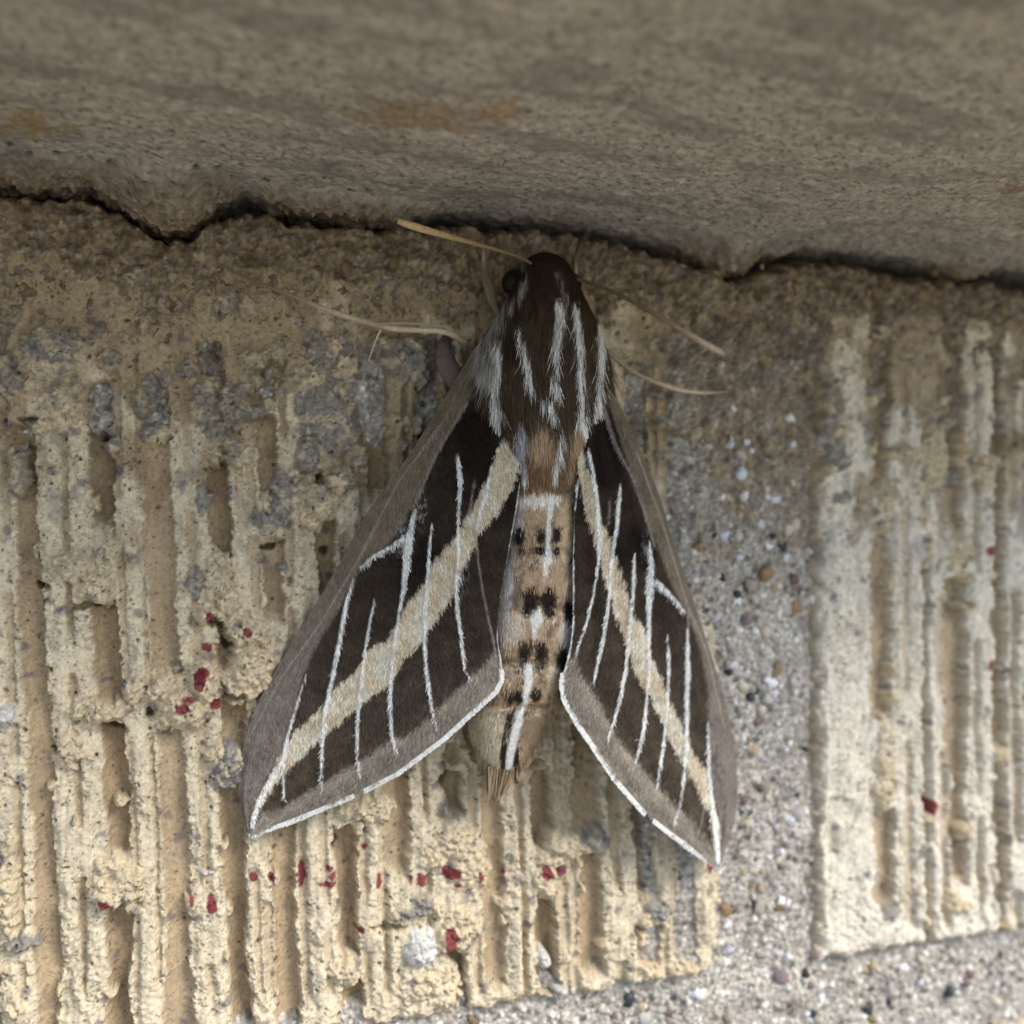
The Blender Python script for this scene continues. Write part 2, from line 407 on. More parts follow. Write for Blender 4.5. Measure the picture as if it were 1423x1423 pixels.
    for kind in (0, 1, 2):
        cc = [C_RIB * .98, C_GREY, C_WHITE][kind] * (1 + .16 * nl)[..., None]
        cc = mix(cc, srgb(148, 136, 116) * (1 + .15 * nl)[..., None], wash_shade * .5)
        if kind == 0: cc = mix(cc, C_GREY * (1 + 0 * cc), sstep(.1, .6, fbm(U * .8, V * .8, 3, seed + 37)) * up_ * .8)
        if kind == 1: cc = mix(cc, C_RIB * (1 + 0 * cc), sstep(.05, .5, fbm(U * .9, V * .9, 3, seed + 38)) * .6)
        ccs[kind] = cc
    for (x, y, rx, ry, hh, kind) in lumps:
        if rx < 1: continue
        ii = np.where((np.abs(X[:, 0] - x) < rx + 60))[0]
        if len(ii) == 0: continue
        jj = np.where(np.abs(Y[ii[len(ii) // 2]] - y) < ry + 60)[0]
        if len(jj) == 0: continue
        sl = (slice(ii[0], ii[-1] + 1), slice(jj[0], jj[-1] + 1))
        sm = .35 if kind == 2 else min(1.0, .35 + min(rx, ry) / 30)
        p = 1 - np.hypot((X[sl] + sm * dxn[sl] - x) / rx, (Y[sl] + sm * dyn[sl] - y) / ry) ** 2
        ins = p > -.15
        lh = -2.2 + (2.2 + hh * 1.45) * np.clip(p + .12, 0, 1) ** .30 + sm * (rough[sl] + knob[sl])
        up = ins & (lh > H[sl])
        w = sstep(-.02, .30, lh - H[sl]) * ins
        H[sl] = np.where(up, lh, H[sl])
        C[sl] = mix(C[sl], ccs[kind][sl], w)
        LM[sl] = np.maximum(LM[sl], w)
    for (x, y, rx, ry) in HOLES:
        hd = np.hypot((X + .6 * dxn - x) / rx, (Y + .6 * dyn - y) / ry)
        H = H - 1.9 * sstep(1.05, .55, hd)
    H = H - LM * .22 * sstep(.12, 0, wf2 - wf1)
    for sc, thr, r0, dp in ((1.3, 195, .15, .26), (2.4, 190, .16, .14), (.75, 215, .13, .35), (3.6, 190, .2, .08)):
        f1, f2, idx = worley(U * sc, V * sc * .9, seed + 40 + int(sc * 10))
        pit = sstep(r0, r0 * .4, f1 + .09 * perlin(U * 5, V * 5, seed + 41)) * (RND[idx, 2] * 256 > thr)
        H = H - pit * dp * (1 - .5 * G)
        C = mix(C, C_DARK * (1 + 0 * C), pit * (.35 + .5 * RND[idx, 3]))
    rj = 1.5 * perlin(U * 1.6, V * 1.6, seed + 50) + 1.0 * perlin(U * 4, V * 4, seed + 51)
    for (x, y, rx, ry) in REDS:
        d = (np.hypot((X - x) / rx, (Y - y) / ry) - 1) * min(rx, ry) + rj
        C = mix(C, C_RED * (1 + .15 * perlin(U * 3, V * 3, 5))[..., None], sstep(1.0, -1.0, d) * .93)
    f1, f2, idx = worley(U * .55, V * .55, seed + 60)
    k = sstep(.26, .10, f1 + .14 * perlin(U * 2, V * 2, 61)) * (RND[idx, 2] > .84)
    C = mix(C, C_VIO * (1 + 0 * C), k * .6)
    return H, C

def brick_object(us, vs, grooves, lumps, edge, pale, seed, label):
    U, V = np.meshgrid(us, vs, indexing='ij')            # millimetres along and up the wall
    P = np.stack([U * .001, 0 * U, V * .001], -1)
    X, Y = view(P)
    X = np.where(U < -75, -300 + U, X)
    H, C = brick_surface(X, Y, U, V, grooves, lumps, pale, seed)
    inside = edge(X, Y, U, V)                            # mm to the arris, positive inside
    inside = inside + .15 * fbm(U * .2, V * .2, 2, seed + 74) + .38 * fbm(U * .9, V * .9, 3, seed + 70) + .12 * perlin(U * 3, V * 3, seed + 71)
    rim = np.clip(inside / .9, -1, 1)
    H = H - .9 * np.clip(1 - rim, 0, 2) ** 2
    C = mix(C, C_GROOVE * .92 * (1 + 0 * C), sstep(.7, -.3, inside) * .8)
    keep = inside > -1.0
    P[..., 1] = -H * .001
    # crumbly overhang: lean steep faces a little sideways
    P[..., 0] += .00006 * fbm(U * 2.5, V * 2.5, 2, seed + 72)
    P[..., 2] += .00006 * fbm(U * 2.5, V * 2.5, 2, seed + 73)
    Q = grid_faces(len(us), len(vs), flip=False)
    kq = keep[:-1, :-1] & keep[1:, :-1] & keep[1:, 1:] & keep[:-1, 1:]
    o = link(bpy.data.objects.new('brick', quads_mesh('brick', P, Q[kq], C, M_BRICK)), wall)
    if label: o['label'] = label
    return o

Z_TOP_BRICK = 19.0
def wall_mm(px, py):
    p = at(px, py); return float(p[0]) * 1000, float(p[2]) * 1000
ZB = wall_mm(600, 1416)[1]                              # underside of both bricks, mm
XR_L = wall_mm(1003, 1250)[0]                           # right arris of the left brick
XL_R = wall_mm(1140, 900)[0]                            # left arris of the right brick
def edge_left(X, Y, U, V):
    return np.minimum(np.minimum(V - ZB, XR_L - U), Z_TOP_BRICK - V)
def edge_right(X, Y, U, V):
    return np.minimum(np.minimum(V - ZB + .2, U - XL_R), Z_TOP_BRICK - V)
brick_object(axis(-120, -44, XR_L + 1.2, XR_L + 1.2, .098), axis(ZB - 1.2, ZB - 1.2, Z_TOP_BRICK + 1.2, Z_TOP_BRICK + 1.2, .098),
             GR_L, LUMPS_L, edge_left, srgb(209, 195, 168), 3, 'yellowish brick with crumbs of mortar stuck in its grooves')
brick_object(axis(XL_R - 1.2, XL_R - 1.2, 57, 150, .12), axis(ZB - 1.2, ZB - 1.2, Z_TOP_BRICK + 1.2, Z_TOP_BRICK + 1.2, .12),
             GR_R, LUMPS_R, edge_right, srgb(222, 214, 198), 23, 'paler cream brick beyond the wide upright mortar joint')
# bricks of the course below, out of the frame
for k, (a, b) in enumerate(((-120, -8), (2, 150))):
    zt = ZB - 9.5
    gr = [([(1400, x), (2600, x + 10)], 15, 1.2, [(1300, 2800)]) for x in range(-1500, 3200, 78)]
    brick_object(np.arange(a, b, .7), np.arange(zt - 62, zt + 1, .7), gr, [], lambda X, Y, U, V, a=a, b=b, zt=zt: np.minimum(np.minimum(U - a - 1, b - 1 - U), np.minimum(zt - V, V - zt + 60)),
                 C_RIB2, 33 + k, None)

# ------------------------------------------------------------------ mortar
CRACK_LOW = np.array([(-200, 262), (0, 272), (50, 275), (110, 272), (135, 280), (180, 306), (225, 330), (255, 330), (300, 308), (330, 292), (372, 298), (430, 312), (520, 318), (600, 312), (690, 318), (760, 322), (830, 330),
                      (900, 348), (960, 372), (1020, 392), (1070, 378), (1110, 362), (1180, 370), (1250, 382), (1310, 392), (1370, 392), (1423, 402), (1700, 430)], float)
CRACK_UP = np.array([(-200, 245), (0, 252), (40, 260), (110, 256), (124, 249), (150, 268), (190, 298), (235, 316), (270, 308), (292, 294), (305, 278), (345, 264), (375, 274), (430, 291), (480, 300), (560, 304), (620, 290), (700, 298), (760, 306),
                     (830, 314), (900, 327), (960, 352), (1005, 378), (1035, 374), (1055, 352), (1085, 352), (1115, 342), (1180, 346), (1250, 353), (1310, 368), (1330, 384), (1360, 380), (1385, 368), (1423, 374), (1700, 400)], float)
GRAINS = [srgb(*c) for c in ((164, 158, 150), (186, 178, 168), (140, 134, 126), (204, 198, 190), (176, 162, 138), (158, 144, 122), (122, 116, 112), (194, 190, 188), (166, 152, 142), (214, 210, 206), (100, 95, 92), (184, 170, 144), (160, 154, 148), (176, 170, 162), (136, 116, 94), (190, 176, 148))]
GARR = np.array(GRAINS)

def mortar_surface(X, Y, U, V):
    H = -1.15 + .35 * fbm(U * .18, V * .18, 3, 81) + .12 * fbm(U * 1.2, V * 1.2, 3, 82)
    # bed joint at the top, smeared down over the bricks
    n = fbm(U * .22, V * .22, 4, 83)
    top = 1.05 * sstep(560, 380, Y + 60 * n) + .35 * sstep(410, 330, Y)
    top = top + sstep(620, 480, Y) * (.50 * fbm(U * .55, V * .42, 4, 91, .6) + .22 * fbm(U * 1.6, V * 1.6, 3, 92))
    H = H + top + .45 * n * sstep(600, 450, Y)
    H = H + 1.5 * sstep(95, 10, np.hypot((X - 455) * 1.1, (Y - 545) * .9) + 20 * n) * .6
    H = H + .85 * sstep(905, 985, X + 20 * n) * sstep(1200, 700, Y) * sstep(1130, 1060, X)      # the joint rises over the arris here
    H = H + .45 * sstep(925, 960, X) * sstep(1090, 1000, X)
    H = H + .5 * sstep(1240, 1120, X) * sstep(700, 560, Y) * sstep(1090, 1140, X)
    H = H - .35 * sstep(1105, 1150, X) * sstep(430, 560, Y)
    H = H - 5 * sstep(560, 690, Y + 50 * n) * sstep(905, 880, X) * sstep(1395, 1360, Y + .145 * (X - 600)) - 5 * sstep(600, 740, Y + 50 * n) * sstep(1165, 1180, X) * sstep(1290, 1255, Y + .125 * (X - 1200))
    # sand
    f1, f2, i1 = worley(U * 1.25, V * 1.25, 84); g1, g2, i2 = worley(U * 2.6, V * 2.6, 85); k1, k2, i3 = worley(U * 4.6, V * 4.6, 86)
    big = RND[i1, 2] > .55
    s1 = sstep(.50, .18, f1) * big
    s2 = sstep(.55, .15, g1)
    s3 = sstep(.55, .2, k1)
    H = H + .32 * s1 + .20 * s2 * (1 - s1) + .08 * s3
    c1 = GARR[(RND[i1, 3] * 15.99).astype(int)]; c2 = GARR[(RND[i2, 3] * 15.99).astype(int)]; c3 = GARR[(RND[i3, 3] * 15.99).astype(int)]
    paste = srgb(168, 160, 148)
    C = mix(paste * np.ones(X.shape + (3,)), c3, .6 * s3)
    lum = lambda c: c * (1.5 * c.mean(-1, keepdims=True) + .27)
    C = mix(C, lum(c2), .75 * s2); C = mix(C, lum(c1), .8 * s1)
    C = .55 * C + .45 * C.mean(-1, keepdims=True) * np.array([1.06, 1.0, .90])
    C = C * 1.12
    C = C * (1 + .22 * fbm(U * .3, V * .3, 4, 87))[..., None]
    # the top joint is browner, its sand bound in ochre paste, with shade below the ledge painted in; greyer where it thins
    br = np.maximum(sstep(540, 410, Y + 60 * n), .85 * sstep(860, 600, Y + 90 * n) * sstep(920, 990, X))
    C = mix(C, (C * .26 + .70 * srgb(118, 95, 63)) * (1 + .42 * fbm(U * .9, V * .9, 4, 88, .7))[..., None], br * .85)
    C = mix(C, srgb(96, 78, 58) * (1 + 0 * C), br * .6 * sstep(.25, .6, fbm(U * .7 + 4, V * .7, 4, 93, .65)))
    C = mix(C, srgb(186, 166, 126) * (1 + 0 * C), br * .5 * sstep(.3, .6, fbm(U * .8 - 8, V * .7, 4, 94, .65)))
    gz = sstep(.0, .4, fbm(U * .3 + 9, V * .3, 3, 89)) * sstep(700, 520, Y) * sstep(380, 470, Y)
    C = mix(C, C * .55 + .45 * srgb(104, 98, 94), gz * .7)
    return H, C

us = axis(-120, -44, 57, 150, .125); vs = axis(-110, -50, 24.5, 24.5, .125)
U, V = np.meshgrid(us, vs, indexing='ij')
P = np.stack([U * .001, 0 * U, V * .001], -1)
X, Y = view(P)
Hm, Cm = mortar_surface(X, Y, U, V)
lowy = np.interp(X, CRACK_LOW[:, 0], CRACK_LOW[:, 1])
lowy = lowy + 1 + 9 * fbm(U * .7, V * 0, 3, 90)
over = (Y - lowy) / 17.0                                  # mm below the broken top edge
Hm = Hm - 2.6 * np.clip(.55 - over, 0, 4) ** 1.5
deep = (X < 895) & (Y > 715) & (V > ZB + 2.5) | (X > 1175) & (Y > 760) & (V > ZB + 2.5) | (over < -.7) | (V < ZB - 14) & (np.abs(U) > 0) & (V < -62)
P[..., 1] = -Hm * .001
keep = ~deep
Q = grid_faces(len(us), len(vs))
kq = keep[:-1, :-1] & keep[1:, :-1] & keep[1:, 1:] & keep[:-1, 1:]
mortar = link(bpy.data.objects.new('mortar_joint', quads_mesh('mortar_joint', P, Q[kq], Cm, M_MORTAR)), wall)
mortar['label'] = 'sandy grey mortar with mixed pebbles, browner under the ledge'

# the wall's solid core behind the faces
def box(name, lo, hi, mat, parent=None):
    me = bpy.data.meshes.new(name)
    v = [(x, y, z) for x in (lo[0], hi[0]) for y in (lo[1], hi[1]) for z in (lo[2], hi[2])]
    me.from_pydata(v, [], [(0, 1, 3, 2), (4, 6, 7, 5), (0, 4, 5, 1), (2, 3, 7, 6), (0, 2, 6, 4), (1, 5, 7, 3)])
    me.materials.append(mat)
    return link(bpy.data.objects.new(name, me), parent)
M_CORE = material('core_mortar', 0.95, 900, 0.3, 0.0001, 0.1, attr=False, base=(0.2, 0.18, 0.15))
box('wall_core', (-.6, .0065, -.8), (.6, .10, .16), M_CORE, wall)

# pebbles set in the mortar
def grain_mesh(seed, colour, rough, name='sand_grain'):
    r = random.Random(seed)
    import bmesh
    bm = bmesh.new(); bmesh.ops.create_icosphere(bm, subdivisions=2, radius=1)
    ax = (r.uniform(.75, 1.25), r.uniform(.6, .8), r.uniform(.75, 1.15))
    for v in bm.verts:
        c = v.co
        k = 1 + .24 * math.sin(3.1 * c.x + seed) * math.cos(2.7 * c.z - seed) + .16 * math.sin(5 * c.y + 2 * seed + 3 * c.x) + .10 * math.sin(7 * c.z + seed)
        v.co = Vector((c.x * ax[0] * k, c.y * ax[1] * k, c.z * ax[2] * k))
    me = bpy.data.meshes.new(name); bm.to_mesh(me); bm.free()
    me.polygons.foreach_set('use_smooth', [True] * len(me.polygons))
    m = material('grain_%d' % seed, rough, 2.5, .22, 0, .4, attr=False, base=tuple(colour))
    me.materials.append(m)
    return me
PAL = [((225, 224, 222), .35), ((206, 208, 214), .4), ((52, 56, 58), .5), ((40, 38, 36), .5), ((140, 114, 82), .5), ((168, 152, 122), .6), ((112, 90, 82), .6), ((150, 140, 120), .7), ((196, 186, 166), .6), ((128, 112, 112), .7), ((176, 172, 166), .6), ((118, 102, 72), .6), ((160, 150, 138), .7), ((186, 178, 160), .7)]
GM = [grain_mesh(11 + i, srgb(*c), rg) for i, (c, rg) in enumerate(PAL)]
NAMED = [  # x, y, radius px, palette
    (1093, 1257, 11, 0), (1045, 970, 9, 2), (1054, 962, 7, 2), (1080, 966, 8, 1), (1076, 950, 9, 0), (1003, 805, 8, 3), (1028, 712, 8, 4), (1016, 705, 5, 5), (1033, 689, 8, 0), (1014, 620, 7, 1), (1028, 632, 9, 10), (1068, 690, 6, 0),
    (1047, 1147, 9, 8), (1036, 1132, 6, 3), (1050, 1045, 11, 5), (1045, 1032, 7, 4), (1103, 580, 7, 0), (1098, 640, 6, 6), (1098, 776, 9, 1), (1110, 805, 7, 6), (1119, 822, 7, 6), (1100, 884, 7, 1), (1067, 905, 9, 8), (1078, 817, 8, 5),
    (1103, 1336, 8, 0), (1155, 1398, 10, 0), (1218, 1411, 12, 2), (1334, 1388, 10, 2), (1130, 1361, 9, 3), (1095, 1363, 14, 9), (1268, 1352, 9, 0), (1397, 1297, 9, 10), (1403, 1334, 7, 2), (1054, 1260, 7, 2), (1027, 1267, 6, 6), (973, 1383, 13, 1), (880, 1395, 13, 2), (897, 1407, 9, 5),
    (1096, 1190, 7, 0), (1124, 1185, 6, 6), (1062, 1238, 8, 5), (933, 720, 5, 0), (941, 657, 6, 1), (1118, 1108, 6, 2), (1066, 1215, 6, 5), (1138, 1208, 5, 3), (1036, 860, 9, 9), (1022, 925, 8, 1), (1015, 934, 7, 3), (1057, 1006, 9, 6), (1130, 1045, 6, 3), (1075, 745, 6, 3), (990, 742, 5, 3), (1024, 835, 8, 0),
]
def grain_at(x, y, rpx, pal, r):
    p = at(x, y); u, v = float(p[0]) * 1000, float(p[2]) * 1000
    h, _ = mortar_surface(np.array([[float(x)]]), np.array([[float(y)]]), np.array([[u]]), np.array([[v]]))
    rad = rpx / 17.0 * .001
    o = bpy.data.objects.new('sand_grain', GM[pal])
    o.location = (p[0], -float(h[0, 0]) * .001 + rad * .15, p[2])
    o.scale = (rad,) * 3
    o.rotation_euler = (r.uniform(-.5, .5), r.uniform(0, 6.28), r.uniform(-.5, .5))
    link(o, mortar)
rr = random.Random(5)
for x, y, rp, pal in NAMED: grain_at(x, y, rp, pal, rr)
cnt = 0
while cnt < 225:
    x, y = rr.uniform(-40, 1440), rr.uniform(330, 1440)
    vert = 1010 < x < 1118 and 560 < y < 1340
    bott = y > max(BOT_L(x), 1300 if x > 1130 else 0) + 14 and (x > 560)
    topj = 330 < y < 460 and rr.random() < .14
    side = 960 < x < 1010 and 560 < y < 1150 and rr.random() < .3
    if not (vert or bott or topj or side): continue
    pal = rr.choice([0, 0, 1, 1, 2, 4, 5, 6, 7, 7, 8, 8, 9, 10, 10, 11, 12, 12, 12, 13, 13, 8, 10]) if not topj else rr.choice([5, 11, 11, 11, 4, 7])
    grain_at(x, y, rr.choice((4, 4.5, 5, 5.5, 6, 7, 8.5, 10)), pal, rr); cnt += 1

# ------------------------------------------------------------------ concrete ledge over the wall
us = axis(-140, -42, 57, 160, .17); ss = np.concatenate([np.arange(-6, 0, .3), np.arange(0, 5, .055), np.arange(5, 43.5, .19)])
U, SS = np.meshgrid(us, ss, indexing='ij')
base_px = view(np.stack([us * .001, 0 * us, np.full(us.shape, .0235)], -1))[0]
upy = np.interp(base_px, CRACK_UP[:, 0], CRACK_UP[:, 1])
lam = (D * C_) / (C_ - (base_px - 711.5) / F * S_)
zc = lam * (711.5 - upy) / F * 1000                        # mm, height of the broken lower edge
zc = zc + .25 * fbm(us * .45, 0 * us, 2, 99)
zc = np.where(np.abs(us) > 70, 23.5, zc)
CON = np.array([(-300, 196), (0, 214), (200, 238), (400, 266), (560, 288), (700, 297), (900, 325), (1020, 345), (1100, 343), (1200, 349), (1330, 364), (1423, 373), (1800, 415)], float)
zcon = lam * (711.5 - np.interp(base_px, CON[:, 0], CON[:, 1])) / F * 1000
zcon = np.where(np.abs(us) > 70, 24.0, zcon)
Z0 = zcon[:, None] + .05 + .25 * sstep(2, 9, SS) *  fbm(U * .05, SS * .05, 3, 101) + .10 * fbm(U * .35, SS * .5, 4, 102) + .13 * fbm(U * 1.2, SS * 1.4, 4, 103, .65)
lump = np.clip(Z0 - zc[:, None], 0, 9)
fringe = 1.2 + .6 * fbm(U * .2, 0 * SS, 2, 104) + .35 * fbm(U * .6, SS * .5, 2, 105)
k = .5 + .5 * np.cos(math.pi * np.clip((SS - fringe + 1.2) / (1.6 + .75 * lump), 0, 1))
Zl = Z0 - lump * k
f1, f2, i1 = worley(U * 1.5, (SS + Zl) * 1.5, 106); g1, g2, i2 = worley(U * 3.2, (SS + Zl) * 3.2, 107)
sandy = k * sstep(.25, .9, lump)
Zl = Zl - sandy * (.22 * sstep(.5, .15, f1) + .12 * sstep(.5, .15, g1)) + .22 * fbm(U * 1.1, (SS + Zl) * 1.1, 3, 108) * k
pw1, pw2, pid = worley(U * .8, SS * 1.1, 109)
pit = sstep(.17, .06, pw1 + .05 * perlin(U * 4, SS * 4, 1)) * (RND[pid, 2] > .72)
Zl = Zl + pit * .35
g_ = np.abs(np.gradient(Zl, axis=1) / np.gradient(SS, axis=1)); stp = sstep(.5, 2.5, g_)
AR = SS + Zl
h1, h2, hi_ = worley(U * 1.3, AR * 1.1, 120); j1, j2, ji_ = worley(U * 2.6, AR * 2.2, 121)
stp = np.maximum(stp, .8 * sandy)
out = np.maximum(stp, .0) * (.42 * sstep(.6, .1, h1) + .26 * sstep(.6, .1, j1) + .50 * fbm(U * .6, AR * .5, 4, 122, .6))
Pl = np.stack([U * .001, -(SS + .75 * out) * .001, (Zl - .55 * out) * .001], -1)
X, Y = view(Pl)
t1 = fbm(U * .11, SS * .45, 4, 110); t2 = fbm(U * .5, SS * 1.5, 4, 111, .6); t3 = fbm(U * 1.8, SS * 2.6, 3, 112)
t1 = fbm(U * .16, SS * .3, 4, 110); t2 = fbm(U * .6, SS * .9, 4, 111, .65); t3 = fbm(U * 2.0, SS * 2.4, 3, 112)
q1, q2, qi = worley(U * 1.6, SS * 1.9, 130)
C = srgb(180, 171, 154) * (1 + .09 * t1 + .15 * t2 + .24 * t3 + .16 * (RND[qi, 3] - .5))[..., None]
C = mix(C, srgb(100, 90, 76) * np.ones(U.shape + (3,)), sstep(.45, .7, fbm(U * 1.5, SS * 1.8, 4, 131, .65)) * .7)
C = mix(C, srgb(150, 142, 130) * (1 + .2 * t2)[..., None], sstep(.12, .5, fbm(U * .09 + 3, SS * .28, 3, 113)) * .75)
sc1 = GARR[(RND[i1, 3] * 15.99).astype(int)]; sc2 = GARR[(RND[i2, 3] * 15.99).astype(int)]
SC = mix(srgb(132, 112, 80) * np.ones(U.shape + (3,)), sc2, .35 * sstep(.5, .2, g1)); SC = mix(SC, sc1, .35 * sstep(.5, .2, f1))
SCs = mix(srgb(140, 122, 94) * np.ones(U.shape + (3,)), GARR[(RND[hi_, 3] * 15.99).astype(int)], .4 * sstep(.55, .2, h1))
SCs = mix(SCs, GARR[(RND[ji_, 3] * 15.99).astype(int)], .3 * sstep(.5, .2, j1))
SC = mix(SC, SCs, stp)
C = mix(C, SC * (1 + .2 * t3)[..., None], sandy)
n5 = 14 * fbm(U * .5, SS * .5, 3, 114) + 9 * fbm(U * 1.6, SS * 1.6, 3, 115)
for x0, y0, rx, ry, cc in ((545, 158, 50, 20, (158, 138, 112)), (610, 162, 60, 17, (162, 142, 114)), (690, 156, 34, 15, (166, 144, 114)), (30, 176, 62, 14, (164, 146, 112)), (45, 172, 16, 9, (164, 142, 106)), (1412, 262, 14, 8, (150, 128, 104))):
    d = (np.hypot((X - x0) / rx, (Y - y0) / ry) - 1) * min(rx, ry) + n5
    C = mix(C, srgb(*cc) * (1 + .3 * t3)[..., None], sstep(5, -5, d) * .8)
C = mix(C, srgb(70, 62, 60) * np.ones(U.shape + (3,)), pit * .6)
n, m = U.shape
Q = grid_faces(n, m, flip=True).reshape(-1, 4)
# front face, top and back close the block
Vx = [Pl.reshape(-1, 3)]; Cx = [C.reshape(-1, 3)]
topv = np.stack([U[:, [0, -1]] * .001, -SS[:, [0, -1]] * .001, np.full((n, 2), .085)], -1)
Vx.append(topv.reshape(-1, 3)); Cx.append(np.broadcast_to(srgb(158, 149, 132), (n * 2, 3)))
o0 = n * m; i = np.arange(n - 1)
fr = np.stack([i * m + m - 1, (i + 1) * m + m - 1, o0 + (i + 1) * 2 + 1, o0 + i * 2 + 1], -1)
tp = np.stack([o0 + i * 2 + 1, o0 + (i + 1) * 2 + 1, o0 + (i + 1) * 2, o0 + i * 2], -1)
ledge = link(bpy.data.objects.new('concrete_ledge', quads_mesh('concrete_ledge', np.concatenate(Vx), np.concatenate([Q, fr, tp]), np.concatenate(Cx), M_LEDGE)))
ledge['label'] = 'weathered grey concrete ledge jutting out above the bricks, dark crack beneath'
ledge['category'] = 'ledge'

# ------------------------------------------------------------------ the moth
moth = empty('moth', 'brown hawk moth with white veined striped wings resting head up on brick', 'moth')

def poly_sd(X, Y, P):
    P = np.asarray(P, float); d = np.full(X.shape, 1e9); ins = np.zeros(X.shape, bool)
    for (ax, ay), (bx, by) in zip(P, np.roll(P, -1, 0)):
        ex, ey = bx - ax, by - ay
        t = np.clip(((X - ax) * ex + (Y - ay) * ey) / (ex * ex + ey * ey + 1e-9), 0, 1)
        d = np.minimum(d, np.hypot(X - ax - t * ex, Y - ay - t * ey))
        cr = ((ay > Y) != (by > Y)) & (X < (bx - ax) * (Y - ay) / (by - ay + 1e-12) + ax)
        ins ^= cr
    return np.where(ins, -d, d)

def line_d(X, Y, L):
    """distance minus half width along a line of (x, y, width)"""
    best = np.full(X.shape, 1e9)
    L = np.asarray(L, float)
    for (ax, ay, aw), (bx, by, bw) in zip(L[:-1], L[1:]):
        ex, ey = bx - ax, by - ay
        t = np.clip(((X - ax) * ex + (Y - ay) * ey) / (ex * ex + ey * ey + 1e-9), 0, 1)
        best = np.minimum(best, np.hypot(X - ax - t * ex, Y - ay - t * ey) - .5 * (aw + t * (bw - aw)))
    return best

def conv(L, x0, y0, k):
    L = np.array(L, float); L[:, 0] = x0 + L[:, 0] / k; L[:, 1] = y0 + L[:, 1] / k
    if L.shape[1] > 2: L[:, 2] *= .84 / k
    return L

